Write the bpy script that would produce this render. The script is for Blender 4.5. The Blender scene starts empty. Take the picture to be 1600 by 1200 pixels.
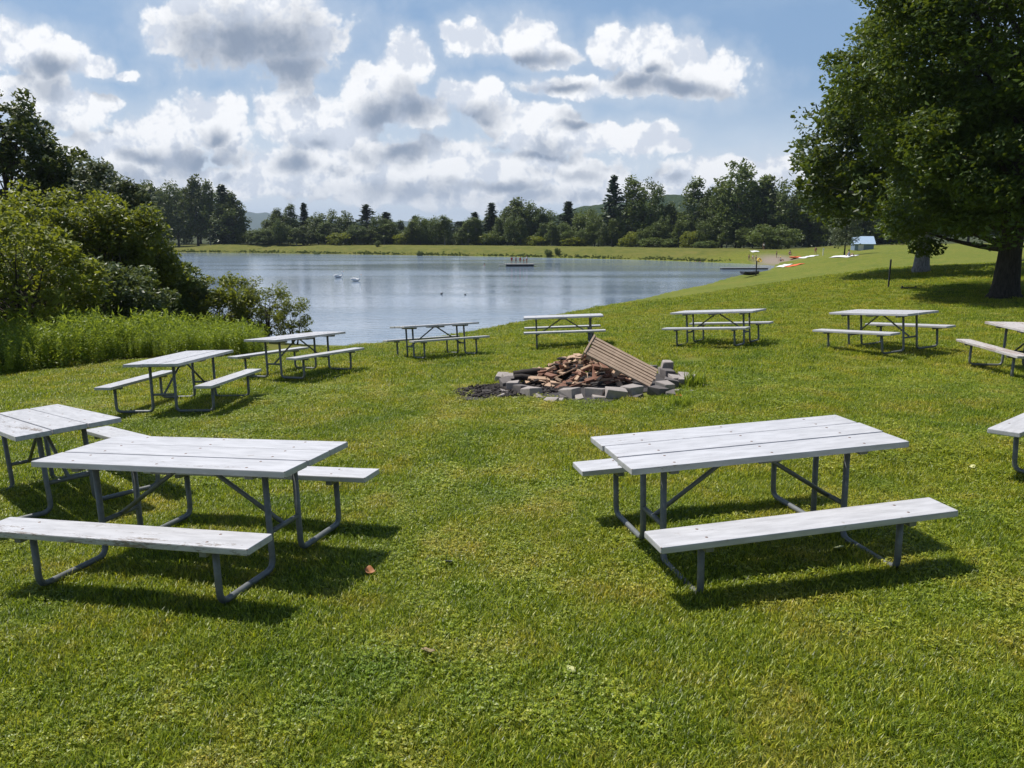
import bpy, bmesh, math, random
import numpy as np
from mathutils import Vector, Matrix, Euler

R = math.radians
sc = bpy.context.scene
COL = sc.collection
rng = np.random.default_rng(11)
random.seed(5)

# ---------------------------------------------------------------- camera constants
CH = 2.235                      # camera height above the datum at the two near tables
F = 1200.0                      # focal length in photo pixels (1600 wide)
PITCH = math.atan((600 - 358) / F)
CP, SP = math.cos(PITCH), math.sin(PITCH)
WATER = -4.765
SUN_AZ, SUN_EL = R(-62), R(64)  # azimuth from +Y towards +X

def ray(px, py):
    a = (px - 800) / F; b = (600 - py) / F
    return a, CP + b * SP, -SP + b * CP
def at(px, py, d):              # the point seen at that place of the photo, d metres ahead
    a, y, z = ray(px, py)
    return (a / y * d, d, CH + z / y * d)
def on_z(px, py, z):            # where that line of sight meets height z
    a, y, w = ray(px, py)
    t = (z - CH) / w
    return (a * t, y * t, z)

# ---------------------------------------------------------------- materials
def new_mat(name):
    m = bpy.data.materials.new(name); m.use_nodes = True
    nt = m.node_tree; nt.nodes.clear()
    out = nt.nodes.new('ShaderNodeOutputMaterial')
    return m, nt, out
def N(nt, t, **kw):
    n = nt.nodes.new(t)
    for k, v in kw.items(): setattr(n, k, v)
    return n
def L(nt, a, b): nt.links.new(a, b)
def noise(nt, scale, detail=4, rough=.55, vec=None, dist=0):
    n = N(nt, 'ShaderNodeTexNoise'); n.inputs['Scale'].default_value = scale
    n.inputs['Detail'].default_value = detail; n.inputs['Roughness'].default_value = rough
    n.inputs['Distortion'].default_value = dist
    if vec is not None: L(nt, vec, n.inputs['Vector'])
    return n
def ramp(nt, fac, stops):
    r = N(nt, 'ShaderNodeValToRGB'); e = r.color_ramp.elements
    while len(e) < len(stops): e.new(.5)
    for el, (p, c) in zip(e, stops):
        el.position = p; el.color = (*c, 1) if len(c) == 3 else c
    L(nt, fac, r.inputs['Fac']); return r
def mixc(nt, fac, a, b, mode='MIX'):
    m = N(nt, 'ShaderNodeMix', data_type='RGBA', blend_type=mode)
    for v, s in ((fac, m.inputs[0]), (a, m.inputs[6]), (b, m.inputs[7])):
        if hasattr(v, 'links'): L(nt, v, s)
        elif isinstance(v, (int, float)): s.default_value = v
        else: s.default_value = (*v, 1)
    return m.outputs[2]
def math_(nt, op, a, b=None, c=None, clamp=False):
    m = N(nt, 'ShaderNodeMath', operation=op, use_clamp=clamp)
    for i, v in enumerate((a, b, c)):
        if v is None: continue
        if hasattr(v, 'links'): L(nt, v, m.inputs[i])
        else: m.inputs[i].default_value = v
    return m.outputs[0]
def smooth(nt, v, lo, hi):
    m = N(nt, 'ShaderNodeMapRange', interpolation_type='SMOOTHSTEP')
    m.inputs['From Min'].default_value = lo; m.inputs['From Max'].default_value = hi
    L(nt, v, m.inputs['Value']); return m.outputs['Result']
def bsdf(nt, out, color=None, rough=.6, metal=0, spec=.5):
    b = N(nt, 'ShaderNodeBsdfPrincipled')
    b.inputs['Roughness'].default_value = rough; b.inputs['Metallic'].default_value = metal
    b.inputs['Specular IOR Level'].default_value = spec
    if color is not None:
        if hasattr(color, 'links'): L(nt, color, b.inputs['Base Color'])
        else: b.inputs['Base Color'].default_value = (*color, 1)
    L(nt, b.outputs[0], out.inputs['Surface']); return b
def bump(nt, b, h, strength=.4, dist=.02):
    n = N(nt, 'ShaderNodeBump'); n.inputs['Strength'].default_value = strength
    n.inputs['Distance'].default_value = dist
    L(nt, h, n.inputs['Height']); L(nt, n.outputs[0], b.inputs['Normal'])
def plain(name, col, rough=.6, metal=0, var=.18, scale=9, spec=.4):
    m, nt, out = new_mat(name)
    tc = N(nt, 'ShaderNodeTexCoord')
    n = noise(nt, scale, 5, .6, tc.outputs['Object'])
    c = mixc(nt, n.outputs['Fac'], [v * (1 - var) for v in col], [min(1, v * (1 + var)) for v in col])
    b = bsdf(nt, out, c, rough, metal, spec)
    bump(nt, b, n.outputs['Fac'], .15, .01)
    return m
def objrand_vec(nt, mul=(1, 1, 1)):
    tc = N(nt, 'ShaderNodeTexCoord'); oi = N(nt, 'ShaderNodeObjectInfo')
    r = math_(nt, 'MULTIPLY', oi.outputs['Random'], 57.0)
    v = N(nt, 'ShaderNodeVectorMath', operation='ADD'); L(nt, tc.outputs['Object'], v.inputs[0]); L(nt, r, v.inputs[1])
    s = N(nt, 'ShaderNodeVectorMath', operation='MULTIPLY'); L(nt, v.outputs[0], s.inputs[0]); s.inputs[1].default_value = mul
    return s.outputs[0]

def paint_mat(name, wear, base=(.50, .50, .525), under=(.20, .17, .15)):
    m, nt, out = new_mat(name)
    v = objrand_vec(nt, (1.0, 5.0, 5.0))
    g = noise(nt, 3.0, 8, .65, v)                   # long streaks of peeling paint
    g2 = noise(nt, 26, 6, .7, v)
    patch = noise(nt, 1.1, 3, .5, v)
    s = math_(nt, 'ADD', math_(nt, 'MULTIPLY', g.outputs['Fac'], .55), math_(nt, 'MULTIPLY', g2.outputs['Fac'], .45))
    s = math_(nt, 'ADD', s, math_(nt, 'MULTIPLY', math_(nt, 'SUBTRACT', patch.outputs['Fac'], .5), .35))
    worn = smooth(nt, s, .66 - wear, .70 - wear)
    dirt = noise(nt, 5, 5, .6, v)
    c0 = mixc(nt, smooth(nt, dirt.outputs['Fac'], .3, .7), [x * .86 for x in base], [min(1, x * 1.1) for x in base])
    spot = noise(nt, 9, 3, .5, objrand_vec(nt)); c0 = mixc(nt, math_(nt, 'MULTIPLY', smooth(nt, spot.outputs['Fac'], .70, .76), .55), c0, (.30, .27, .24))
    gl = noise(nt, 34, 4, .6, objrand_vec(nt, (.6, 14, 14))); c0 = mixc(nt, math_(nt, 'MULTIPLY', smooth(nt, gl.outputs['Fac'], .45, .75), .10), c0, (.30, .29, .29))
    grain = noise(nt, 60, 3, .5, v)
    u0 = mixc(nt, grain.outputs['Fac'], [x * .6 for x in under], [x * 1.7 for x in under])
    c = mixc(nt, worn, c0, u0)
    b = bsdf(nt, out, c, .42, 0, .4)
    h = math_(nt, 'SUBTRACT', math_(nt, 'MULTIPLY', g2.outputs['Fac'], .3), worn)
    bump(nt, b, h, .35, .003)
    return m

def foliage_mat(name, dark, light, tint=(.30, .30, .03), trans=.35, scale=.35):
    """leaf colour: random per leaf, broad patches of lighter growth, light through the blade"""
    m, nt, out = new_mat(name)
    at_ = N(nt, 'ShaderNodeAttribute', attribute_name='tint')
    oi = N(nt, 'ShaderNodeObjectInfo')
    tc = N(nt, 'ShaderNodeTexCoord')
    nz = noise(nt, scale, 3, .5, tc.outputs['Object'])
    f = math_(nt, 'ADD', math_(nt, 'MULTIPLY', at_.outputs['Fac'], .6), math_(nt, 'MULTIPLY', nz.outputs['Fac'], .4))
    f = math_(nt, 'ADD', f, math_(nt, 'MULTIPLY', math_(nt, 'SUBTRACT', oi.outputs['Random'], .5), .35), clamp=True)
    r = ramp(nt, f, [(.15, dark), (.85, light)])
    b = N(nt, 'ShaderNodeBsdfPrincipled'); b.inputs['Roughness'].default_value = .45
    b.inputs['Specular IOR Level'].default_value = .35
    L(nt, r.outputs['Color'], b.inputs['Base Color'])
    t = N(nt, 'ShaderNodeBsdfTranslucent')
    L(nt, mixc(nt, .5, r.outputs['Color'], tint), t.inputs['Color'])
    mx = N(nt, 'ShaderNodeMixShader'); mx.inputs[0].default_value = trans
    L(nt, b.outputs[0], mx.inputs[1]); L(nt, t.outputs[0], mx.inputs[2]); L(nt, mx.outputs[0], out.inputs['Surface'])
    return m

def bark_mat(name, a, b_):
    m, nt, out = new_mat(name)
    tc = N(nt, 'ShaderNodeTexCoord'); mp = N(nt, 'ShaderNodeMapping'); mp.inputs['Scale'].default_value = (9, 9, 1.6)
    L(nt, tc.outputs['Object'], mp.inputs['Vector'])
    n = noise(nt, 2.2, 7, .65, mp.outputs[0], .6)
    c = ramp(nt, n.outputs['Fac'], [(.35, a), (.65, b_)])
    b = bsdf(nt, out, c.outputs['Color'], .9, 0, .2); bump(nt, b, n.outputs['Fac'], .9, .05)
    return m

def lawn_color(nt, pos, fine=True):
    """the lawn's own colour: lush and dry patches, mowing bands, yellow-green growth"""
    big = noise(nt, .16, 4, .6, pos); mid = noise(nt, 1.3, 6, .7, pos)
    c = ramp(nt, big.outputs['Fac'], [(.34, (.125, .200, .018)), (.50, (.215, .268, .024)), (.66, (.295, .286, .042))])
    c2 = ramp(nt, mid.outputs['Fac'], [(.33, (.108, .182, .016)), (.50, (.230, .278, .026)), (.66, (.380, .330, .080))])
    return mixc(nt, .6, c.outputs['Color'], c2.outputs['Color'])

def ground_mat():
    m, nt, out = new_mat('lawn_ground')
    geo = N(nt, 'ShaderNodeNewGeometry'); pos = geo.outputs['Position']
    c = lawn_color(nt, pos)
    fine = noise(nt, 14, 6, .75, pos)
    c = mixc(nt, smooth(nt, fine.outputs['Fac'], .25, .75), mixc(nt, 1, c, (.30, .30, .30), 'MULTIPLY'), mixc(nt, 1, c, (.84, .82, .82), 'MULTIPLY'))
    # mowing stripes on the open slope
    mp = N(nt, 'ShaderNodeMapping'); mp.inputs['Rotation'].default_value = (0, 0, R(-58)); L(nt, pos, mp.inputs['Vector'])
    w = N(nt, 'ShaderNodeTexWave'); w.inputs['Scale'].default_value = .16; w.inputs['Distortion'].default_value = 2.5
    w.inputs['Detail'].default_value = 3; w.inputs['Detail Scale'].default_value = .4; L(nt, mp.outputs[0], w.inputs['Vector'])
    c = mixc(nt, math_(nt, 'MULTIPLY', w.outputs['Fac'], .30), c, (.170, .180, .040))
    # zones: r rough meadow bank, g bare sand, b forest floor
    z = N(nt, 'ShaderNodeAttribute', attribute_name='zone'); sp = N(nt, 'ShaderNodeSeparateColor'); L(nt, z.outputs['Color'], sp.inputs[0])
    mn = noise(nt, .5, 7, .75, pos)
    mc = ramp(nt, mn.outputs['Fac'], [(.3, (.058, .080, .014)), (.5, (.118, .126, .022)), (.72, (.175, .150, .040))])
    c = mixc(nt, sp.outputs[0], c, mc.outputs['Color'])
    c = mixc(nt, sp.outputs[1], c, (.24, .20, .16))
    c = mixc(nt, sp.outputs[2], c, (.045, .055, .016))
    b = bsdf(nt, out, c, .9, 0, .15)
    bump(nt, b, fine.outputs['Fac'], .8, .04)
    return m

def blade_mat():
    m, nt, out = new_mat('grass_blade')
    geo = N(nt, 'ShaderNodeNewGeometry'); pos = geo.outputs['Position']
    c = lawn_color(nt, pos)
    at_ = N(nt, 'ShaderNodeAttribute', attribute_name='tint')
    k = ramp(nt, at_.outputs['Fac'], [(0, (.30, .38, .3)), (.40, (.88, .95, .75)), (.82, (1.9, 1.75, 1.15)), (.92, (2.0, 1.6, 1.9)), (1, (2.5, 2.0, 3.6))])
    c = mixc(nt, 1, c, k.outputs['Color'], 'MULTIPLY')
    b = N(nt, 'ShaderNodeBsdfPrincipled'); b.inputs['Roughness'].default_value = .42; b.inputs['Specular IOR Level'].default_value = .42
    L(nt, c, b.inputs['Base Color'])
    t = N(nt, 'ShaderNodeBsdfTranslucent'); L(nt, mixc(nt, 1, c, (1.35, 1.3, .7), 'MULTIPLY'), t.inputs['Color'])
    mx = N(nt, 'ShaderNodeMixShader'); mx.inputs[0].default_value = .4
    L(nt, b.outputs[0], mx.inputs[1]); L(nt, t.outputs[0], mx.inputs[2]); L(nt, mx.outputs[0], out.inputs['Surface'])
    return m

def water_mat():
    m, nt, out = new_mat('pond_water')
    geo = N(nt, 'ShaderNodeNewGeometry'); pos = geo.outputs['Position']
    b = bsdf(nt, out, (.19, .25, .33), .04, 0, .5); b.inputs['IOR'].default_value = 1.333
    mp = N(nt, 'ShaderNodeMapping'); mp.inputs['Scale'].default_value = (.55, 1.5, 1); L(nt, pos, mp.inputs['Vector'])
    n1 = noise(nt, 1.3, 3, .55, mp.outputs[0]); n2 = noise(nt, .035, 3, .5, pos)
    mp2 = N(nt, 'ShaderNodeMapping'); mp2.inputs['Scale'].default_value = (.008, .05, 1); L(nt, pos, mp2.inputs['Vector'])
    band = noise(nt, 1.0, 3, .5, mp2.outputs[0])
    calm = smooth(nt, band.outputs['Fac'], .40, .62)         # cat's paws between calm lanes
    h = math_(nt, 'MULTIPLY', n1.outputs['Fac'], math_(nt, 'ADD', math_(nt, 'MULTIPLY', calm, .8), .25))
    bump(nt, b, h, .5, .13)
    r = math_(nt, 'ADD', math_(nt, 'MULTIPLY', calm, .10), .07); L(nt, r, b.inputs['Roughness'])
    return m

M = {}
M['ground'] = ground_mat(); M['blade'] = blade_mat(); M['water'] = water_mat()
M['paint'] = paint_mat('white_paint', .035); M['paint_worn'] = paint_mat('peeling_white_paint', .10)
M['paint_bare'] = paint_mat('weathered_whitewash', .14, (.56, .53, .52), (.33, .27, .24))
M['metal'] = plain('galvanised_steel', (.175, .185, .19), .5, .3, .45, 22)
M['wood_pale'] = plain('split_wood_pale', (.45, .31, .21), .8, 0, .35, 14)
M['wood_brown'] = plain('split_wood_brown', (.21, .105, .07), .85, 0, .4, 14)
M['wood_dark'] = plain('charred_wood', (.035, .028, .025), .9, 0, .4, 14)
M['slat'] = plain('weathered_slat', (.42, .31, .225), .85, 0, .35, 12)
M['concrete'] = plain('concrete_block', (.32, .285, .265), .9, 0, .35, 11)
M['concrete_sooty'] = plain('sooty_concrete', (.13, .115, .11), .9, 0, .5, 9)
M['ash'] = plain('charcoal_ash', (.05, .045, .045), .95, 0, .6, 16)
M['bark'] = bark_mat('maple_bark', (.035, .028, .022), (.10, .085, .07))
M['bark_grey'] = bark_mat('grey_bark', (.16, .15, .15), (.42, .40, .41))
M['maple'] = foliage_mat('maple_leaf', (.018, .040, .009), (.095, .150, .019), (.30, .36, .02), .29, .5)
M['leaf_mid'] = foliage_mat('green_leaf', (.050, .088, .020), (.155, .205, .038), (.18, .20, .03), .3, .25)
M['leaf_dark'] = foliage_mat('dark_leaf', (.032, .058, .018), (.110, .152, .036), (.20, .22, .03), .32, .25)
M['leaf_yellow'] = foliage_mat('yellow_green_leaf', (.058, .090, .013), (.255, .290, .032), (.38, .40, .02), .43, .4)
M['leaf_silver'] = foliage_mat('silver_green_leaf', (.050, .075, .032), (.150, .180, .095), (.18, .20, .06), .3, .4)
M['needle'] = foliage_mat('conifer_needle', (.020, .042, .016), (.058, .088, .030), (.06, .08, .02), .15, .3)
M['weed'] = foliage_mat('tall_weed', (.120, .190, .022), (.340, .420, .050), (.42, .48, .03), .45, .5)
M['sand'] = plain('beach_sand', (.29, .24, .185), .95)
M['skin'] = plain('sunned_skin', (.42, .24, .17), .55)
for n_, c_ in dict(red=(.45, .035, .03), navy=(.03, .045, .12), white=(.72, .72, .74), dark=(.03, .03, .035), orange=(.75, .13, .035),
                   yellow=(.75, .5, .05), hair=(.05, .03, .02), blue=(.20, .27, .36), paleblue=(.33, .44, .58), brown=(.22, .09, .05),
                   beak=(.65, .2, .03), leaf_rust=(.36, .15, .06), leaf_pale=(.55, .55, .25), leaf_brown=(.30, .22, .12), grey=(.2, .2, .2),
                   petal=(.85, .62, .02), deck=(.21, .205, .20)).items():
    M[n_] = plain(n_ + '_surface', c_, .6)

# ---------------------------------------------------------------- object helpers
def link(o, parent=None):
    COL.objects.link(o)
    if parent is not None: o.parent = parent
    return o
def tag(o, label=None, cat=None, group=None, kind=None):
    if label: o['label'] = label
    if cat: o['category'] = cat
    if group: o['group'] = group
    if kind: o['kind'] = kind
    return o
def empty(name, loc=(0, 0, 0), rz=0.0, label=None, cat=None, group=None):
    o = bpy.data.objects.new(name, None); o.empty_display_size = .2
    COL.objects.link(o); o.location = loc; o.rotation_euler = (0, 0, rz)
    return tag(o, label, cat, group)
def copy_tree(o, parent=None):
    c = o.copy(); COL.objects.link(c); c.parent = parent
    for ch in o.children: copy_tree(ch, c)
    return c
def np_mesh(name, V, Q, mat, tint=None, smooth_=False):
    """V (n,3); Q (m,k) faces of one size, or a list of such arrays"""
    me = bpy.data.meshes.new(name)
    Qs = Q if isinstance(Q, list) else [Q]
    V = np.ascontiguousarray(V, np.float32)
    loops = np.concatenate([q.ravel() for q in Qs]).astype(np.int32)
    tot = np.concatenate([np.full(len(q), q.shape[1], np.int32) for q in Qs])
    start = np.concatenate([[0], np.cumsum(tot)[:-1]]).astype(np.int32)
    me.vertices.add(len(V)); me.vertices.foreach_set('co', V.ravel())
    me.loops.add(len(loops)); me.loops.foreach_set('vertex_index', loops)
    me.polygons.add(len(tot)); me.polygons.foreach_set('loop_start', start)
    me.polygons.foreach_set('use_smooth', np.full(len(tot), smooth_, bool))
    if tint is not None:
        a = me.attributes.new('tint', 'FLOAT', 'FACE'); a.data.foreach_set('value', np.ascontiguousarray(tint, np.float32))
    me.update(calc_edges=True); me.validate()
    me.materials.append(mat)
    return me
def np_obj(name, V, Q, mat, parent=None, tint=None, smooth_=False):
    return link(bpy.data.objects.new(name, np_mesh(name, V, Q, mat, tint, smooth_)), parent)
def bm_obj(name, bm, mat, parent=None, smooth_=False):
    me = bpy.data.meshes.new(name); bmesh.ops.recalc_face_normals(bm, faces=bm.faces); bm.to_mesh(me); bm.free()
    if smooth_:
        for p in me.polygons: p.use_smooth = True
    me.materials.append(mat)
    return link(bpy.data.objects.new(name, me), parent)
def box(bm, size, loc=(0, 0, 0), rot=None, bev=.004, jit=0, taper=1):
    r = bmesh.ops.create_cube(bm, size=1); vs = r['verts']
    for v in vs:
        v.co = Vector((v.co.x * size[0] * (taper if v.co.y > 0 else 1), v.co.y * size[1], v.co.z * size[2]))
        if jit: v.co += Vector([random.uniform(-jit, jit) for _ in range(3)])
    es = list({e for v in vs for e in v.link_edges})
    if bev:
        g = bmesh.ops.bevel(bm, geom=es, offset=bev, segments=2, affect='EDGES', profile=.6)
        vs = list({v for f in g['faces'] for v in f.verts} | {v for v in vs if v.is_valid})
    mt = Matrix.Translation(loc) @ ((rot.to_matrix().to_4x4() if rot is not None else Matrix.Identity(4)))
    bmesh.ops.transform(bm, matrix=mt, verts=vs)
    return vs
def tube_np(path, rad, n=10, cap=True):
    P = np.array(path, float); k = len(P)
    rad = np.full(k, rad) if np.isscalar(rad) else np.array(rad, float)
    T = np.gradient(P, axis=0); T /= np.linalg.norm(T, axis=1)[:, None] + 1e-9
    u = np.cross(T[0], [0, 0, 1.]) if abs(T[0][2]) < .95 else np.cross(T[0], [1., 0, 0])
    V = []
    for i in range(k):
        u = u - T[i] * (u @ T[i]); u /= np.linalg.norm(u) + 1e-9
        w = np.cross(T[i], u)
        a = np.arange(n) * 2 * np.pi / n
        V.append(P[i] + rad[i] * (np.cos(a)[:, None] * u + np.sin(a)[:, None] * w))
    V = np.concatenate(V)
    i = np.arange(k - 1)[:, None] * n; j = np.arange(n)[None]
    Q = np.stack([i + j, i + (j + 1) % n, i + n + (j + 1) % n, i + n + j], -1).reshape(-1, 4)
    if cap:
        V = np.concatenate([V, P[:1], P[-1:]]); c0, c1 = len(V) - 2, len(V) - 1
        jj = np.arange(n)
        Q2 = np.concatenate([np.stack([np.full(n, c0), (jj + 1) % n, jj], 1), np.stack([np.full(n, c1), (k - 1) * n + jj, (k - 1) * n + (jj + 1) % n], 1)])
        return V, [Q, Q2]
    return V, [Q]
def merge(parts):
    Vs, Q4, Q3, off = [], [], [], 0
    for V, Qs in parts:
        for q in Qs: (Q4 if q.shape[1] == 4 else Q3).append(q + off)
        Vs.append(V); off += len(V)
    Q = [np.concatenate(q) for q in (Q4, Q3) if q]
    return np.concatenate(Vs), Q

# ---------------------------------------------------------------- terrain
LAKE = np.array([(-7.7, 46), (-1.8, 53.5), (1.5, 59), (8.7, 72), (13, 78.5), (24.7, 99), (39, 120), (50, 141), (52, 150), (48, 160), (42, 168),
                 (30, 180), (0, 200), (-40, 217), (-78, 233), (-110, 240), (-128, 228), (-112, 160), (-72, 110), (-44, 80), (-25, 58), (-16, 48)], float)
def lake_sd(x, y):
    x = np.asarray(x, float); y = np.asarray(y, float)
    d = np.full(x.shape, 1e9); inside = np.zeros(x.shape, bool)
    for (x1, y1), (x2, y2) in zip(LAKE, np.roll(LAKE, -1, 0)):
        ex, ey = x2 - x1, y2 - y1
        t = np.clip(((x - x1) * ex + (y - y1) * ey) / (ex * ex + ey * ey), 0, 1)
        d = np.minimum(d, np.hypot(x - x1 - t * ex, y - y1 - t * ey))
        c = (y1 > y) != (y2 > y)
        inside ^= c & (x < ex * (y - y1) / (ey if ey else 1e-9) + x1)
    return np.where(inside, -d, d)
TABLES = {1: (1.647, 5.167, .045, .220, .001, -.030), 2: (-2.203, 5.139, -.045, -.275, -.043, -.040), 3: (-4.34, 6.907, -.245, 2.354, -.056, -.085),
          4: (-5.097, 11.729, -.463, 1.532, -.057, -.022), 5: (-4.201, 14.949, -.572, 1.104, -.061, -.033), 6: (-1.803, 18.193, -.748, .576, -.099, -.048),
          7: (1.317, 19.332, -.666, -.026, -.045, -.037), 8: (4.78, 17.637, -.364, -.657, -.064, -.060), 9: (7.544, 15.509, -.157, -1.185, -.059, -.076),
          10: (8.814, 12.74, -.150, -1.655, -.004, .010), 11: (5.411, 6.336, .177, .676, -.030, -.040)}
def plane(x, y): return .25 + .045 * x - .05 * y
ctrl = []
for gy in range(-24, 23, 5):
    for gx in range(-15, 20, 5):
        if gy > 3 and min(math.hypot(gx - t[0], gy - t[1]) for t in TABLES.values()) < 2.2: continue
        ctrl.append((gx, gy, plane(gx, max(gy, -8))))
for t in TABLES.values():
    n_ = np.array(Matrix.Rotation(t[4], 3, 'X') @ Matrix.Rotation(t[5], 3, 'Y') @ Vector((0, 0, 1)))
    ctrl.append((t[0], t[1], t[2] - .02))
for p in ((1388, 448, 36), (1388, 420, 56), (1340, 392, 120), (1300, 401, 105), (1250, 406, 125), (1570, 466, 30), (1600, 396, 90), (1700, 380, 150),
          (1200, 388, 200), (1300, 384, 185), (1400, 381, 200), (1212, 411, 136), (1440, 421, 50), (1330, 387, 140),
          (600, 545, 27), (600, 542, 36), (700, 531, 27), (700, 529, 38), (760, 519, 34), (540, 552, 25), (500, 555, 32), (830, 504, 40), (945, 480, 46), (440, 562, 23)):
    ctrl.append(at(*p))
ctrl += [(-20, 40, -2.6), (-14, 30, -1.85), (-30, 45, -2.8), (-22, 22, -1.8), (-60, 80, -3.6), (-130, 150, -3.5), (-170, 230, -2.6), (-40, 20, -2.2), (-60, 45, -2.8),
         (40, 20, 1), (60, 50, .8), (60, 0, 1.5), (-50, 0, -1.5), (0, -60, 1.5), (90, 110, -.3)]
for (x, y) in LAKE: ctrl.append((x, y, WATER))
berm = np.array([(46, 164), (30, 180), (0, 200), (-40, 217), (-78, 233), (-110, 240)], float)
for (a, b) in zip(berm[:-1], berm[1:]):
    t = (b - a) / np.linalg.norm(b - a); n_ = np.array([t[1], -t[0]]);  n_ = n_ if n_[1] > 0 else -n_
    for k in (.0, .5):
        p = a + (b - a) * k
        for s, z in ((0, WATER), (8, -2.5), (20, -2.4), (40, -3.0), (90, -3.0)):
            if s: ctrl.append((*(p + n_ * s), z))
for k in range(24):
    a = k / 24 * 2 * math.pi
    ctrl.append((430 * math.sin(a), 60 + 430 * math.cos(a), -2.6 if math.cos(a) > 0 else 2))
ctrl = np.array(ctrl)
def _phi(dx, dy): return np.sqrt(dx * dx + dy * dy + .25)
_n = len(ctrl)
_A = np.zeros((_n + 3, _n + 3))
_A[:_n, :_n] = _phi(ctrl[:, None, 0] - ctrl[None, :, 0], ctrl[:, None, 1] - ctrl[None, :, 1]) - np.eye(_n) * .05
_A[:_n, _n] = 1; _A[:_n, _n + 1:] = ctrl[:, :2] / 100; _A[_n:, :_n] = _A[:_n, _n:].T
_w = np.linalg.lstsq(_A, np.concatenate([ctrl[:, 2], np.zeros(3)]), rcond=None)[0]
def gz(x, y):
    x = np.atleast_1d(np.asarray(x, float)); y = np.atleast_1d(np.asarray(y, float)); sh = x.shape
    x = x.ravel(); y = y.ravel(); z = np.empty_like(x)
    for i in range(0, len(x), 20000):
        X, Y = x[i:i + 20000], y[i:i + 20000]
        z[i:i + 20000] = _phi(X[:, None] - ctrl[:, 0], Y[:, None] - ctrl[:, 1]) @ _w[:_n] + _w[_n] + _w[_n + 1] * X / 100 + _w[_n + 2] * Y / 100
    r = np.hypot(x, y - 60); k = np.clip((r - 330) / 100, 0, 1); z = z * (1 - k) + k * np.where(y > 0, -2.6, 1.0)
    s = lake_sd(x, y)
    z = np.where((s > 0) & (s < 8) & (y > 158), np.minimum(z, WATER + .05 + .30 * s), z)
    z = np.where(s < 0, np.minimum(z, WATER - .03 - .25 * np.minimum(-s, 6)), np.maximum(z, WATER + .03 + .05 * np.minimum(s, 12)))
    near = np.clip(1 - np.hypot(x, y) / 60, 0, 1)
    z = z + near * .012 * (np.sin(x * 1.9 + 1.3 * np.sin(y * .8)) + np.sin(y * 2.3 + x * .7))
    return z.reshape(sh)
def g1(x, y): return float(gz(x, y)[0])
def px_ground(px, py, dmax=400):
    """first point of the ground on that line of sight"""
    d = np.concatenate([np.arange(2, 40, .02), np.arange(40, dmax, .2)])
    a, y, z = ray(px, py)
    g = gz(a / y * d, d); h = CH + z / y * d - g
    i = int(np.argmax(h < 0)) if (h < 0).any() else len(d) - 1
    return (a / y * d[i], d[i], float(g[i]))

th = np.concatenate([np.arange(-180, -42, 4.0), np.arange(-42, 42, .25), np.arange(42, 180, 4.0)])
rr = np.concatenate([[.4], np.geomspace(.8, 46, 95), np.arange(47, 292, 2.0), np.geomspace(300, 7000, 36)])
TH, RR = np.meshgrid(R(1) * th, rr)
GX = RR * np.sin(TH); GY = RR * np.cos(TH); GZ = gz(GX, GY)
nr, na = GX.shape
V = np.stack([GX, GY, GZ], -1).reshape(-1, 3)
i, j = np.meshgrid(np.arange(nr - 1), np.arange(na), indexing='ij')
Q = np.stack([i * na + j, i * na + (j + 1) % na, (i + 1) * na + (j + 1) % na, (i + 1) * na + j], -1).reshape(-1, 4)[:, ::-1]
V = np.concatenate([V, [[0, 0, g1(0, 0)]]]); jj = np.arange(na)
Qc = np.stack([np.full(na, len(V) - 1), (jj + 1) % na, jj], 1)[:, ::-1]
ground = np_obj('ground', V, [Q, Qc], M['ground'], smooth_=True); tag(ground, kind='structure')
sd = lake_sd(V[:, 0], V[:, 1])
bankside = (V[:, 1] > 158 - .45 * V[:, 0] * (V[:, 0] > 0)) & (sd > 0)
bk = np.clip(sd / 2, 0, 1) * np.clip((V[:, 1] - (172 - .10 * V[:, 0])) / 8, 0, 1)
meadow_l = np.clip((-9 - V[:, 0]) / 2, 0, 1) * np.clip((V[:, 1] - 19 - .4 * (V[:, 0] + 12)) / 2, 0, 1)
bp = px_ground(1212, 407)
sand = np.clip(1.6 - np.hypot((V[:, 0] - bp[0]) / 4.5, (V[:, 1] - bp[1]) / 9) * 1.5, 0, 1)
forest = np.clip((sd - 34) / 10, 0, 1) * np.clip((V[:, 1] - 195) / 10, 0, 1)
za = ground.data.attributes.new('zone', 'FLOAT_COLOR', 'POINT')
za.data.foreach_set('color', np.stack([np.clip(bk + meadow_l, 0, 1), sand, forest, np.ones(len(V))], 1).astype(np.float32).ravel())

bm = bmesh.new()
cen = LAKE.mean(0)
bm.faces.new([bm.verts.new((*(p + (p - cen) / np.linalg.norm(p - cen) * 6), WATER)) for p in LAKE])
bmesh.ops.triangulate(bm, faces=bm.faces)
tag(bm_obj('pond_water', bm, M['water']), kind='structure')

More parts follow.
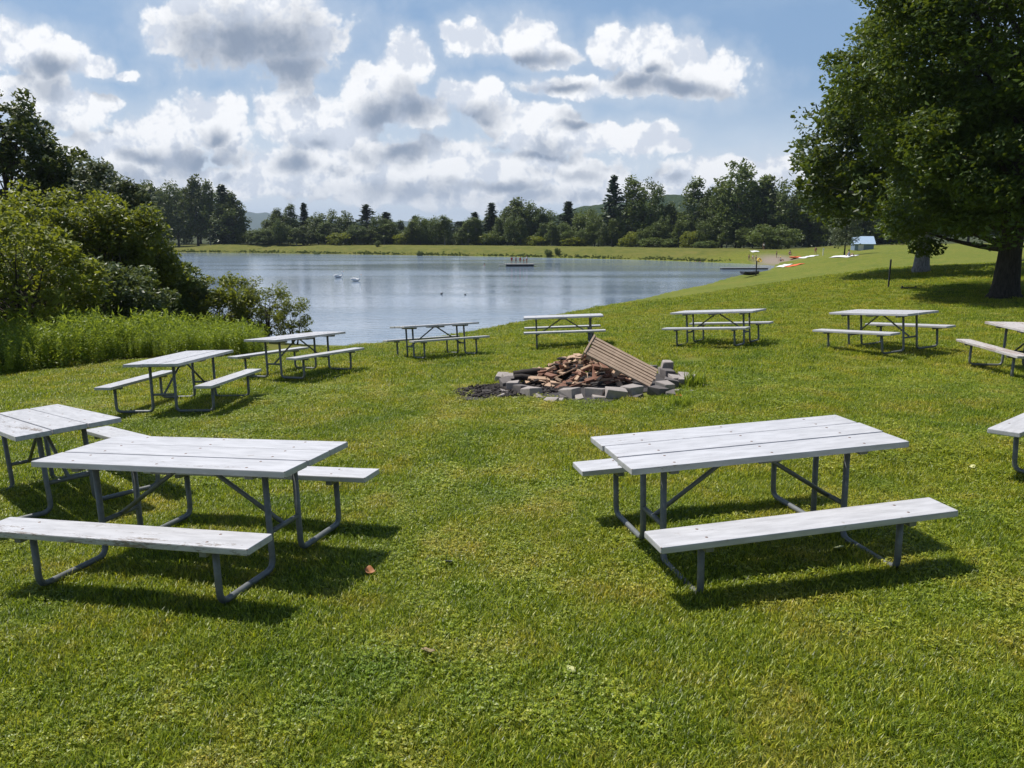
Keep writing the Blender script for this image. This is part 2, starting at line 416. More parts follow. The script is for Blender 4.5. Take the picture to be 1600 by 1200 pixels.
# ---------------------------------------------------------------- distant hills
def ridge(name, prof, d, depth, mat, seed):
    r_ = np.random.default_rng(seed)
    px = np.linspace(prof[0][0], prof[-1][0], 240); py = np.interp(px, [p[0] for p in prof], [p[1] for p in prof])
    rows = []
    for k, t in enumerate(np.linspace(-1, 1, 15)):
        dd = d + t * depth; hgt = max(0, 1 - abs(t) ** 1.5)
        top = np.array([at(x, y, d)[2] for x, y in zip(px, py)])
        z = -12 + (top + 12) * hgt + hgt * d * .0011 * np.convolve(r_.normal(size=244), np.ones(5) / 5, 'valid')
        x = np.array([at(xx, 350, dd)[0] for xx in px])
        rows.append(np.stack([x, np.full_like(x, dd), z], -1))
    V = np.array(rows); n0, n1 = V.shape[:2]
    i, j = np.meshgrid(np.arange(n0 - 1), np.arange(n1 - 1), indexing='ij')
    Q = np.stack([i * n1 + j, i * n1 + j + 1, (i + 1) * n1 + j + 1, (i + 1) * n1 + j], -1).reshape(-1, 4)
    return tag(np_obj(name, V.reshape(-1, 3), Q, mat, smooth_=True), kind='structure')
hm, nt, out = new_mat('wooded_hill')
geo = N(nt, 'ShaderNodeNewGeometry'); hn = noise(nt, .03, 6, .75, geo.outputs['Position'])
hb = bsdf(nt, out, ramp(nt, hn.outputs['Fac'], [(.3, (.016, .034, .014)), (.7, (.05, .075, .024))]).outputs['Color'], .9, 0, .1)
bump(nt, hb, hn.outputs['Fac'], 1, 12)
ridge('far_hills', [(150, 350), (300, 345), (370, 335), (385, 331), (400, 333), (415, 331), (430, 336), (470, 343), (560, 347), (700, 346), (800, 349), (900, 352)], 5200, 900, hm, 1)
ridge('near_ridge', [(820, 352), (870, 336), (900, 325), (930, 319), (970, 317), (1010, 311), (1040, 304), (1062, 304), (1080, 310), (1150, 314), (1300, 318), (1500, 322), (1700, 330)], 820, 160, hm, 2)

# ---------------------------------------------------------------- trees
def leaf_faces(C, size, up=.6, r_=rng, aspect=.62, droop=None):
    """one kite-shaped leaf at every centre of C"""
    n = len(C)
    nrm = r_.normal(size=(n, 3)); nrm /= np.linalg.norm(nrm, axis=1)[:, None]
    nrm[:, 2] = np.abs(nrm[:, 2]) + up; nrm /= np.linalg.norm(nrm, axis=1)[:, None]
    t = r_.normal(size=(n, 3)) if droop is None else droop + r_.normal(size=(n, 3)) * .35
    t -= nrm * np.sum(t * nrm, 1)[:, None]; t /= np.linalg.norm(t, axis=1)[:, None] + 1e-9
    b = np.cross(nrm, t)
    s = (size * r_.uniform(.5, 1.45, n))[:, None]
    fold = nrm * s * .14
    V = np.stack([C - t * s * .5, C + b * s * aspect * .5 + t * s * .08 - fold, C + t * s * .55, C - b * s * aspect * .5 + t * s * .08 - fold], 1).reshape(-1, 3)
    Q = np.arange(n * 4).reshape(-1, 4)
    return V, Q
def clump_points(C, rad, n, r_, flat=.7):
    """n points around every clump centre, denser on the clump's shell"""
    k = len(C); d = r_.normal(size=(k, n, 3)); d /= np.linalg.norm(d, axis=2)[..., None]
    q = r_.uniform(.25, 1.08, (k, n, 1)) ** .55
    p = d * q; p[..., 2] *= flat
    rad = np.asarray(rad, float).reshape(-1, 1, 1) if np.ndim(rad) else rad
    return (C[:, None] + p * rad).reshape(-1, 3)
def limb(a, b, r0, r1, sag, r_, k=7, n=6):
    t = np.linspace(0, 1, k)[:, None]; a = np.array(a, float); b = np.array(b, float)
    mid = np.array([0, 0, sag]) + r_.normal(size=3) * np.linalg.norm(b - a) * .05
    P = a + (b - a) * t + mid * (4 * t * (1 - t))
    return tube_np(P, r0 + (r1 - r0) * t[:, 0] ** .8, n)
def crown_centres(n, r_, shape, rx, rz_lo, rz_hi, zc, inner=.45):
    out = []
    while len(out) < n:
        d = r_.normal(size=3); d /= np.linalg.norm(d); q = r_.uniform(inner ** 2, 1) ** .5
        z = d[2] * (rz_hi if d[2] > 0 else rz_lo) * q
        w = shape(np.clip((z + rz_lo) / (rz_lo + rz_hi), 0, 1))
        rad = rx * w * (1 + .12 * math.sin(3 * math.atan2(d[1], d[0]) + 5 * d[2]) + r_.uniform(-.10, .10))
        h = math.hypot(d[0], d[1]) + 1e-6
        out.append((d[0] / h * rad * math.sqrt(r_.uniform(inner ** 2, 1)), d[1] / h * rad * math.sqrt(r_.uniform(inner ** 2, 1)), zc + z))
    return np.array(out)
def build_tree(name, crown_mat, bark, seed, H, rx, base, trunk_r, nclump, nleaf, leaf, clump_r, shape, flat=.7, up=.6, nlimb=18, stems=1, inner=.45, flare=1.6, lean=0, limb_r=.35, droop=None):
    """a thing: Empty at the base > trunk (with its limbs), crown"""
    r_ = np.random.default_rng(seed)
    zc = base + (H - base) * .45
    C = crown_centres(nclump, r_, shape, rx, zc - base, H - zc, zc, inner)
    C[:, 0] += lean * (C[:, 2] / H) ** 1.5
    rad = clump_r * r_.uniform(.65, 1.3, len(C))
    P = clump_points(C, rad, nleaf, r_, flat)
    LV, LQ = leaf_faces(P, leaf, up, r_, droop=None if droop is None else np.tile(np.array([0, 0, -droop]), (len(P), 1)))
    tint = np.clip(np.repeat(r_.uniform(0, 1, nclump), nleaf) * .5 + r_.uniform(0, .5, nclump * nleaf), 0, 1)
    parts = []
    for s in range(stems):
        off = np.array([0, 0, 0.]) if stems == 1 else np.append(r_.normal(size=2) * rx * .14, 0)
        t = np.linspace(0, 1, 9); top = np.array([lean * .6, 0, H * (.80 if stems == 1 else r_.uniform(.5, .8))]) + off * 3
        Pt = off + (top - off) * t[:, None] + np.stack([np.sin(t * 5 + s) * trunk_r * .5, np.cos(t * 4 + s) * trunk_r * .4, 0 * t], 1) * t[:, None]
        Pt = np.concatenate([Pt[:1], Pt[:1] + (Pt[1] - Pt[0]) * .12, Pt[:1] + (Pt[1] - Pt[0]) * .35, Pt[1:]])
        rt = trunk_r * np.concatenate([[flare, 1.22, 1.05], 1 - .88 * t[1:]])
        Pt[0, 2] -= .25
        parts.append(tube_np(Pt, rt, 14))
        for c in C[r_.choice(len(C), min(nlimb, len(C)), replace=False)]:
            f = np.clip((c[2] * .55 + base * .25) / H, .12, .78) * r_.uniform(.8, 1.05)
            a = off + (top - off) * min(f / .8, .95)
            parts.append(limb(a, c, trunk_r * limb_r * (1 - f * .7), trunk_r * .05, r_.uniform(-.02, .05) * H, r_))
    root = empty(name)
    TV, TQ = merge(parts)
    np_obj('trunk', TV, TQ, bark, root, smooth_=True)
    np_obj('crown', LV, LQ, crown_mat, root, tint)
    return root
def build_conifer(name, mat, bark, seed, H, rx, base, open_=.0, nw=22, leaf=.6):
    r_ = np.random.default_rng(seed); pts = []; parts = []; dirs = []
    for k in range(nw):
        t = k / (nw - 1); z = base + (H - base) * t
        rad = rx * (1 - t) ** .85 * r_.uniform(.65 - open_ * .3, 1.12) + .12
        nb = int(7 - 3 * t)
        a0 = r_.uniform(0, 6.3)
        for b in range(nb):
            a = a0 + b * 2 * math.pi / nb + r_.uniform(-.3, .3); rr_ = rad * r_.uniform(.65, 1.15)
            if r_.uniform() < open_ * .45: continue
            n = max(5, int(11 * (rr_ / rx) + 3)); q = np.linspace(.12, 1, n)
            p = np.stack([np.cos(a) * rr_ * q, np.sin(a) * rr_ * q, z - rr_ * .28 * q ** 1.4 + open_ * rr_ * .4 * q], 1)
            for m_ in range(3):
                pts.append(p + r_.normal(size=p.shape) * leaf * .28); dirs.append(np.tile([math.cos(a), math.sin(a), -.3], (n, 1)))
            if k % 3 == 0: parts.append(tube_np(p, np.linspace(.05, .015, n), 4))
    P = np.concatenate(pts); D = np.concatenate(dirs)
    LV, LQ = leaf_faces(P, leaf, .5, r_, .55, D)
    parts.append(tube_np([(0, 0, -.3), (0, 0, base), (0, 0, H * .6), (0, 0, H)], [H * .016, H * .013, H * .008, .02], 8))
    root = empty(name); TV, TQ = merge(parts)
    np_obj('trunk', TV, TQ, bark, root, smooth_=True)
    np_obj('crown', LV, LQ, mat, root, r_.uniform(0, 1, len(P)))
    return root
def dome(t): return math.sqrt(max(0.02, 1 - (2 * t - 1) ** 2)) if t > .45 else .80 + .2 * math.sqrt(t / .45)
def boxy(t): return (1 - min(1, abs(2 * t - 1)) ** 4.6) ** (1 / 4.6) + .05 if t > .42 else .76 + .28 * (t / .42) ** .8
def egg(t): return math.sqrt(max(.02, 1 - (abs(t - .38) / .64) ** 2))
def spire(t): return max(.12, (1 - t) ** .7 * min(1, .55 + t * 2.2))
def column_(t): return max(.15, math.sin(min(1, t * 1.1 + .12) * math.pi) ** .5)
def mushroom(t): return max(.1, (1 - (1 - min(1, t * 2.2)) ** 2)) * math.sqrt(max(.03, 1 - max(0, (t - .45) / .56) ** 2))

def put(root, x, y, label, cat='tree', group=None, sx=1, sz=1, rz=0, dz=0):
    root.location = (x, y, g1(x, y) + dz); root.rotation_euler = (0, 0, rz); root.scale = (sx, sx, sz)
    return tag(root, label, cat, group)

# --- the big maple on the right
mx_, my_, mz_ = at(1569, 466, 30)
mp_ = build_tree('maple_tree', M['maple'], M['bark'], 21, 16.4, 5.75, 1.75, .45, 470, 430, .18, 1.1, boxy, .55, .35, 40, 1, .58, 1.9, limb_r=.42)
put(mp_, mx_, my_, 'huge dark green maple with a thick flared trunk on the right lawn')
# two more shade trees behind it
x, y, z = at(1438, 430, 47)
t2 = build_tree('shade_tree', M['maple'], M['bark_grey'], 22, 12.5, 7.2, 2.6, .44, 300, 110, .36, 1.25, dome, .6, .35, 22, 1, .5, 1.12)
put(t2, x, y, 'shade tree with pale grey trunk showing under the maple branches')
x, y, z = at(1690, 404, 70)
t3 = build_tree('shade_tree', M['maple'], M['bark'], 23, 13, 9, 2.6, .5, 240, 90, .42, 1.4, dome, .6, .35, 20)
put(t3, x, y, 'shade tree far back at the right edge throwing a thin shadow strip')

# --- left bank: tall trees, bushes
def top_h(px, py, d, H0=None):
    x, y, z = at(px, py, d); return x, y, z - g1(x, y)
def left_tree(name, px, py, d, rx, mat, seed, label, shape=egg, base=.22, nc=150, nl=90, leaf=.26, cr=.75, cat='tree', stems=1, flat=.75, inner=.5, up=.45, tr=.035, nlimb=20, droop=None):
    x, y, H = top_h(px, py, d)
    r = build_tree(name, mat, M['bark'], seed, H, rx, H * base, H * tr / 2, nc, nl, leaf, cr, shape, flat, up, nlimb, stems, inner, 1.4, droop=droop)
    return put(r, x, y, label, cat)
left_tree('tall_tree', -12, 112, 46, 2.9, M['leaf_dark'], 31, 'tallest dark tree on the left bank, cut by the left frame edge', egg, .30, 120, 80, .30, .70)
left_tree('tall_tree', 38, 176, 48, 2.0, M['leaf_dark'], 32, 'slim dark tree just right of the tallest one at the left edge', egg, .3, 80, 80, .30, .6)
left_tree('tall_tree', 96, 204, 46, 1.9, M['leaf_dark'], 33, 'dark open topped tree standing out above the left bushes', egg, .4, 70, 80, .28, .55)
left_tree('leafy_tree', 140, 248, 44, 1.9, M['leaf_silver'], 34, 'silvery leafed tree with ragged top behind the olive bushes', egg, .25, 110, 80, .24, .6)
left_tree('leafy_tree', 196, 268, 43, 1.5, M['leaf_silver'], 35, 'silvery leafed tree nearest the pond on the left bank', egg, .2, 110, 80, .24, .6)
left_tree('bush', 50, 296, 36, 2.9, M['leaf_yellow'], 36, 'wide olive green bush below the tall left trees', mushroom, .06, 150, 100, .19, .62, 'bush', 5, inner=.6)
left_tree('bush', 118, 296, 33, 2.5, M['leaf_yellow'], 37, 'big olive bush in the middle of the left thicket', mushroom, .06, 170, 100, .18, .58, 'bush', 5, inner=.6)
left_tree('bush', 186, 312, 33, 1.9, M['leaf_yellow'], 38, 'olive bush with rusty tips at the pond end of the thicket', mushroom, .06, 150, 100, .18, .55, 'bush', 5, inner=.6)
left_tree('bush', 236, 372, 35, 1.25, M['leaf_mid'], 39, 'low rounded bush on the right flank of the thicket beside the water', mushroom, .05, 110, 90, .17, .45, 'bush', 4, inner=.55)
left_tree('bush', 4, 322, 24, 2.3, M['leaf_yellow'], 40, 'bright lime leaved bush at the left edge in front of the thicket', egg, .10, 130, 80, .17, .45, 'bush', 4, inner=.6)
left_tree('bush', 40, 400, 27, 1.7, M['leaf_mid'], 41, 'dark bush behind the lime bush above the tall weeds', mushroom, .05, 100, 80, .16, .42, 'bush', 4)
left_tree('bush', 120, 408, 27, 1.9, M['leaf_dark'], 42, 'shaded bush low in the middle of the thicket above the weeds', mushroom, .05, 110, 80, .16, .42, 'bush', 4)
left_tree('bush', 196, 420, 29, 1.7, M['leaf_dark'], 43, 'shaded bush at the foot of the olive bush with rusty tips', mushroom, .05, 100, 80, .16, .42, 'bush', 4)
left_tree('bush', 280, 412, 36, 1.1, M['leaf_mid'], 44, 'small upright bush where the thicket steps down to the water', mushroom, .04, 80, 80, .15, .38, 'bush', 4)
left_tree('bush', 338, 432, 37, 1.75, M['leaf_yellow'], 45, 'low green bush before the water between thicket and open shrub', mushroom, .04, 110, 80, .15, .40, 'bush', 4)
left_tree('shrub', 410, 436, 38, 1.6, M['leaf_yellow'], 46, 'open light green shrub with water showing through its twigs', mushroom, .08, 80, 110, .10, .33, 'bush', 6, nlimb=14)
left_tree('shrub', 456, 462, 38, .85, M['leaf_yellow'], 47, 'leaning sapling at the right tip of the left bank shrubs', egg, .12, 30, 90, .10, .27, 'bush', 3, nlimb=10)
x, y = -16.2, 19.4
r = build_tree('bush', M['leaf_dark'], M['bark'], 48, 6.8, 2.7, .5, .12, 120, 80, .2, .6, mushroom, .75, .45, 12, 4)
put(r, x, y, 'dark bush just outside the left edge that shades the weeds', 'bush')

# --- far wood: prototypes in unit height, copied with their trunk and crown
def far_proto(kind):
    i = {'oak': 0, 'ash': 1, 'elm': 2, 'birch': 3, 'pine': 4, 'spruce': 5, 'fir': 6, 'shrub': 7, 'scrub': 8}[kind]
    if kind == 'oak': return build_tree('leafy_tree', M['leaf_mid'], M['bark'], 60, 16, 5.2, 1.5, .3, 110, 50, .62, 1.5, egg, .8, .4, 14)
    if kind == 'ash': return build_tree('leafy_tree', M['leaf_mid'], M['bark'], 61, 16, 4.4, 1.5, .3, 110, 46, .60, 1.35, egg, .8, .4, 14)
    if kind == 'elm': return build_tree('leafy_tree', M['leaf_dark'], M['bark'], 62, 16, 4.8, 1.2, .3, 120, 46, .62, 1.4, column_, .8, .4, 14)
    if kind == 'birch': return build_tree('slender_tree', M['leaf_mid'], M['bark_grey'], 63, 16, 3.2, 1.5, .2, 90, 40, .50, 1.05, spire, .9, .4, 10)
    if kind == 'pine': return build_conifer('pine_tree', M['needle'], M['bark'], 64, 16, 4.2, 3.0, .75, 19, 1.0)
    if kind == 'spruce': return build_conifer('spruce_tree', M['needle'], M['bark'], 65, 16, 3.6, .8, .1, 24, .8)
    if kind == 'fir': return build_conifer('spruce_tree', M['needle'], M['bark'], 66, 16, 3.0, .6, .25, 24, .8)
    if kind == 'shrub': return build_tree('round_bush', M['leaf_mid'], M['bark'], 67, 16, 9.5, .4, .2, 110, 50, .95, 2.4, mushroom, .8, .4, 8, 4)
    return build_tree('scrub_bush', M['leaf_yellow'], M['bark'], 68, 16, 8.0, .4, .2, 100, 40, 1.0, 2.3, egg, .8, .4, 8, 4)
PROTO = {}
def far_tree(kind, px, py, d, w, label, group=None, mat=None):
    """w = crown width in photo pixels"""
    x, y, H = top_h(px, py, d)
    if kind not in PROTO: PROTO[kind] = far_proto(kind); o = PROTO[kind]
    else: o = copy_tree(PROTO[kind])
    w0 = {'oak': 12.5, 'ash': 10.5, 'elm': 10.5, 'birch': 7.2, 'pine': 8.6, 'spruce': 7.2, 'fir': 6.2, 'shrub': 20, 'scrub': 18}[kind]
    cat = 'bush' if kind in ('shrub', 'scrub') else 'tree'
    if cat == 'bush': o.name = 'round_bush' if kind == 'shrub' else 'scrub_bush'
    kf = 1.12 if kind in ('oak', 'ash', 'elm', 'birch') else 1
    put(o, x, y, label, cat, group, (w / F * d) / w0 * (1.38 if kf > 1 else 1.5), H / 16 * kf, (px * 7.3) % 6.28, -.15)
    o['group'] = group or 'trees of the far wood'
    return o
FAR = [  # kind, px, py_top, distance, width, label
 ('elm', 232, 292, 262, 46, 'leafy tree at the left end of the far wood, half hidden by the bank bushes'),
 ('birch', 252, 300, 264, 30, 'slim pale tree in the left end of the far wood'),
 ('ash', 272, 292, 262, 42, 'rounded leafy tree in the left clump of the far wood'),
 ('elm', 302, 284, 258, 44, 'highest broad dark tree of the left clump across the pond'),
 ('birch', 322, 288, 256, 30, 'narrow feathery tree beside the highest of the left clump'),
 ('spruce', 346, 290, 252, 40, 'dark spruce near the right side of the left clump'),
 ('elm', 360, 306, 252, 40, 'dark full tree right of the spruce in the left clump'),
 ('ash', 368, 326, 256, 22, 'lower leafy tree ending the left clump beside the blue hill gap'),
 ('scrub', 386, 362, 250, 26, 'pale low bush under the blue hill gap'),
 ('ash', 418, 345, 262, 20, 'small leafy tree right of the blue hill gap'),
 ('elm', 432, 330, 260, 32, 'dark leafy tree, first tall one right of the hill gap'),
 ('birch', 452, 322, 258, 26, 'feathery tree leaning over the clump right of the hill gap'),
 ('fir', 474, 318, 262, 24, 'thin dark conifer peak of the clump right of the hill gap'),
 ('ash', 496, 336, 258, 34, 'rounded leafy tree on the right shoulder of the hill gap clump'),
 ('oak', 530, 332, 254, 36, 'dark round headed tree standing apart above the two swans'),
 ('ash', 552, 350, 258, 28, 'low leafy tree between round headed tree and broad pine'),
 ('pine', 572, 320, 254, 46, 'broad layered pine across the pond left of centre'),
 ('fir', 603, 332, 252, 34, 'small dark pointed conifer right of the layered pine'),
 ('birch', 624, 346, 256, 24, 'thin tree just right of the small pointed conifer'),
 ('fir', 648, 338, 256, 26, 'narrow conifer in the low middle of the far wood'),
 ('ash', 676, 342, 252, 40, 'low rounded tree in the middle of the far wood'),
 ('birch', 700, 344, 250, 26, 'slender tree left of the dark conifers at mid pond'),
 ('spruce', 722, 346, 248, 30, 'short spruce left of the dark conifers at mid pond'),
 ('fir', 742, 332, 246, 30, 'dark conifer, leftmost of the pair at mid pond'),
 ('spruce', 768, 318, 244, 38, 'tall dark spruce of the pair left of the raft'),
 ('elm', 806, 316, 242, 46, 'broad dark tree directly behind the people on the raft'),
 ('ash', 832, 320, 240, 34, 'leafy tree just right of the raft'),
 ('elm', 850, 338, 240, 32, 'low dark tree right of the raft before the pointed conifer'),
 ('fir', 888, 316, 236, 36, 'pointed conifer between raft and tall pine'),
 ('ash', 914, 332, 232, 38, 'leafy tree right of the pointed conifer'),
 ('oak', 936, 330, 228, 38, 'leafy tree under the left side of the tall pine'),
 ('pine', 960, 276, 222, 48, 'tallest pine on the far bank with open layered branches'),
 ('birch', 990, 282, 220, 44, 'tall feathery tree just right of the tallest pine'),
 ('ash', 1018, 290, 218, 38, 'leafy tree second right of the tallest pine'),
 ('elm', 1048, 322, 216, 34, 'low dark tree below the wooded ridge gap'),
 ('birch', 1086, 284, 212, 46, 'tall loose topped tree right of the ridge gap'),
 ('elm', 1108, 302, 208, 36, 'dark tree right of the loose topped tree'),
 ('oak', 1162, 262, 204, 78, 'largest broad crowned tree of the far wood, behind the beach'),
 ('ash', 1132, 298, 202, 38, 'leafy tree on the left flank of the largest crown'),
 ('elm', 1200, 288, 202, 50, 'dark tree on the right flank of the largest crown'),
 ('oak', 1238, 290, 198, 54, 'broad tree above the round bush by the beach'),
 ('elm', 1270, 296, 196, 48, 'dark tree between beach and maple'),
 ('oak', 1304, 302, 192, 52, 'dark tree partly hidden by the left edge of the maple'),
 ('elm', 1345, 312, 188, 54, 'dark tree seen behind the low maple branches'),
 ('shrub', 1215, 349, 186, 56, 'large pale round bush by the wood edge behind the beach'),
 ('shrub', 1102, 375, 192, 28, 'small clipped looking round bush on the bank left of the beach'),
 ('shrub', 1026, 370, 204, 38, 'low round bush on the bank below the loose topped tree'),
]
for f in FAR: far_tree(*f)
names = ['behind the left clump edge', 'below the hill gap', 'left of the round headed tree', 'below the layered pine', 'by the small pointed conifer', 'at mid bank', 'left of the raft',
         'behind the raft', 'right of the raft', 'below the pointed conifer', 'left of the tallest pine', 'below the tallest pine', 'below the ridge gap', 'below the loose topped tree', 'under the largest crown']
rs = random.Random(3)
k = 0
px = 400
while px < 1180:                                  # the understorey along the edge of the wood
    d = float(np.interp(px, [240, 800, 1200], [252, 234, 196])) - rs.uniform(0, 6)
    kd = rs.choice(['ash', 'oak', 'birch', 'elm', 'ash', 'shrub', 'scrub']); bush = kd in ('shrub', 'scrub')
    far_tree(kd, px, rs.uniform(358, 372) if bush else rs.uniform(338 if px > 430 else 358, 362 if px > 430 else 368), d, rs.uniform(22, 36) if bush else rs.uniform(17, 27), ('low bush' if bush else 'small leafy tree') + ' in the green understorey along the edge of the far wood', 'understorey along the edge of the far wood')
    px += rs.uniform(9, 15)
px = 236
while px < 1420:                                  # the second row that closes the gaps
    d = float(np.interp(px, [240, 800, 1200, 1420], [285, 268, 232, 215])) + rs.uniform(0, 14)
    if 366 < px < 428: px = 430
    top = float(np.interp(px, [236, 350, 376, 384, 404, 430, 520, 660, 760, 860, 940, 1030, 1060, 1140, 1230, 1420], [306, 304, 345, 358, 358, 342, 348, 350, 334, 334, 334, 318, 330, 300, 306, 318])) + rs.uniform(-3, 7)
    far_tree(rs.choice(['ash', 'elm', 'oak', 'elm', 'birch', 'spruce']), px, top, d, rs.uniform(30, 44), 'tree filling the second row of the far wood, mostly hidden', 'second row of the far wood')
    px += rs.uniform(19, 27)
for (px, d, h, kind, w) in ((1400, 190, 318, 'oak', 60), (1460, 190, 316, 'elm', 56), (1520, 185, 312, 'oak', 60), (1590, 185, 312, 'elm', 60), (1660, 180, 310, 'oak', 60)):
    far_tree(kind, px, h, d, w, 'wood tree hidden behind the big maple', 'wood behind the maple')
# young tree by the blue roof
x, y, H = top_h(1326, 318, 112)
yt = build_tree('young_tree', M['leaf_silver'], M['bark'], 71, H, 1.9, 1.2, .12, 60, 60, .26, .75, egg, .8, .45, 10)
put(yt, x, y, 'pale green young tree with a thin trunk beside the pale blue roof')
# small tufts of reeds on the far water edge
for q, (px, py, lab) in enumerate(((588, 391, 'dark bush on the far water edge below the layered pine'), (492, 392, 'small dark bush on the far water edge above the swans'), (655, 394, 'tiny dark bush on the far water edge at mid pond'),
                              (858, 397, 'dark bush on the far water edge right of the raft'), (872, 397, 'low bush next to the one on the water edge right of the raft'))):
    x, y, z = on_z(px, py + 6, WATER); o = copy_tree(PROTO['shrub']); o.name = 'shore_bush'
    put(o, x, y + 2.2, lab, 'bush', 'bushes on the far water edge', .09 + .02 * (q % 2), .11, q); 

# ---------------------------------------------------------------- tall weeds on the left (one mass)
proto_col = bpy.data.collections.new('tuft_prototypes')
def tuft_object(name, V, Q, tint, mat):
    o = bpy.data.objects.new(name, np_mesh(name, V, Q, mat, tint)); proto_col_current.objects.link(o); return o
def scatter(name, pts, scl, col, kind_tag=True, tilt=.12, seed=0):
    me = bpy.data.meshes.new(name); me.vertices.add(len(pts)); me.vertices.foreach_set('co', np.ascontiguousarray(pts, np.float32).ravel())
    a = me.attributes.new('scl', 'FLOAT', 'POINT'); a.data.foreach_set('value', np.ascontiguousarray(scl, np.float32))
    o = link(bpy.data.objects.new(name, me))
    ng = bpy.data.node_groups.new(name + '_nodes', 'GeometryNodeTree')
    ng.interface.new_socket('Geometry', in_out='INPUT', socket_type='NodeSocketGeometry'); ng.interface.new_socket('Geometry', in_out='OUTPUT', socket_type='NodeSocketGeometry')
    gi = ng.nodes.new('NodeGroupInput'); go = ng.nodes.new('NodeGroupOutput')
    ci = ng.nodes.new('GeometryNodeCollectionInfo'); ci.inputs['Collection'].default_value = col
    ci.inputs['Separate Children'].default_value = True; ci.inputs['Reset Children'].default_value = True
    ip = ng.nodes.new('GeometryNodeInstanceOnPoints'); ip.inputs['Pick Instance'].default_value = True
    rv = ng.nodes.new('FunctionNodeRandomValue'); rv.data_type = 'FLOAT_VECTOR'; rv.inputs['Seed'].default_value = seed
    rv.inputs[0].default_value = (-tilt, -tilt, 0); rv.inputs[1].default_value = (tilt, tilt, 6.283)
    er = ng.nodes.new('FunctionNodeEulerToRotation')
    ri = ng.nodes.new('FunctionNodeRandomValue'); ri.data_type = 'INT'; ri.inputs['Seed'].default_value = seed + 1
    ri.inputs[4].default_value = 0; ri.inputs[5].default_value = len(col.objects) - 1
    na_ = ng.nodes.new('GeometryNodeInputNamedAttribute'); na_.data_type = 'FLOAT'; na_.inputs['Name'].default_value = 'scl'
    lk = ng.links.new
    lk(gi.outputs[0], ip.inputs['Points']); lk(ci.outputs[0], ip.inputs['Instance'])
    lk(rv.outputs[0], er.inputs[0]); lk(er.outputs[0], ip.inputs['Rotation']); lk(ri.outputs[2], ip.inputs['Instance Index'])
    lk(na_.outputs[0], ip.inputs['Scale']); lk(ip.outputs[0], go.inputs[0])
    md = o.modifiers.new('scatter', 'NODES'); md.node_group = ng
    return tag(o, kind='stuff')
def blades(n, rad, hmin, hmax, w, lean, r_, broad=0):
    """n bent blades (a quad and a tip each) within a disc"""
    a = r_.uniform(0, 6.283, n); q = np.sqrt(r_.uniform(0, 1, n)) * rad
    B = np.stack([np.cos(a) * q, np.sin(a) * q, np.zeros(n) - .004], 1)
    h = r_.uniform(hmin, hmax, n); f = r_.uniform(0, 6.283, n); ln = r_.uniform(.15, 1, n) * lean * h
    d = np.stack([np.cos(f), np.sin(f), np.zeros(n)], 1); s = np.stack([-np.sin(f), np.cos(f), np.zeros(n)], 1)
    ww = (w * r_.uniform(.6, 1.3, n))[:, None]
    m_ = B + d * (ln * .35)[:, None] + np.array([0, 0, 1]) * (h * .62)[:, None]; t = B + d * ln[:, None] + np.array([0, 0, 1]) * h[:, None]
    V = np.stack([B - s * ww * .5, B + s * ww * .5, m_ + s * ww * .5, m_ - s * ww * .5, t], 1).reshape(-1, 3)
    i = np.arange(n)[:, None] * 5
    return V, [i + np.array([[0, 1, 2, 3]]), i + np.array([[3, 2, 4]])], n
GRASS = bpy.data.collections.new('grass_tufts'); WEED = bpy.data.collections.new('weed_stems'); CLOVER = bpy.data.collections.new('clover_tufts')
for s in range(7):
    r_ = np.random.default_rng(100 + s)
    V, Q, n = blades(190, .17, .012, .044, .0048, 1.25, r_)
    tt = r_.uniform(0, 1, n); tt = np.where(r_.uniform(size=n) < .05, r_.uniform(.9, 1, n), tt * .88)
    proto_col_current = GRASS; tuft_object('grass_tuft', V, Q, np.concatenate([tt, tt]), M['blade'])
for s in range(4):                       # clover and broad little leaves among the blades
    r_ = np.random.default_rng(140 + s); n = 85
    a = r_.uniform(0, 6.283, n); q = np.sqrt(r_.uniform(0, 1, n)) * .15
    C = np.stack([np.cos(a) * q, np.sin(a) * q, r_.uniform(.014, .036, n)], 1); C = np.repeat(C, 3, 0)
    f = np.tile(np.arange(3) * 2.094, n) + np.repeat(r_.uniform(0, 6.28, n), 3)
    C += np.stack([np.cos(f), np.sin(f), 0 * f], 1) * .0054
    V, Q = leaf_faces(C, .0112, 2.0, r_, .8, np.stack([np.cos(f), np.sin(f), 0 * f], 1) * 3)
    proto_col_current = CLOVER; tuft_object('clover_tuft', V, Q, r_.uniform(.2, .9, len(Q)), M['blade'])
for s in range(6):
    r_ = np.random.default_rng(160 + s); pts = []; parts = []
    for q in range(9):
        b = np.append(r_.normal(size=2) * .16, 0); h = r_.uniform(.75, 1.25); top = b + np.append(r_.normal(size=2) * .09, h)
        kx = 26; t = np.linspace(.12, 1, kx)[:, None]; P = b + (top - b) * t; a = np.arange(kx) * 2.4
        pts.append(P + np.stack([np.cos(a), np.sin(a), 0 * a], 1) * .055 * (1.15 - t * .6))
    P = np.concatenate(pts); V, Q = leaf_faces(P, .12, .15, r_, .26)
    proto_col_current = WEED; tuft_object('weed_clump', V, Q, r_.uniform(0, 1, len(Q)), M['weed'])
REED = bpy.data.collections.new('reed_clumps')
for s in range(3):
    r_ = np.random.default_rng(190 + s); V, Q, n = blades(60, .5, .4, .95, .07, .5, r_)
    proto_col_current = REED; tuft_object('reed_clump', V, Q, np.tile(r_.uniform(0, 1, n), 2), M['leaf_mid'])
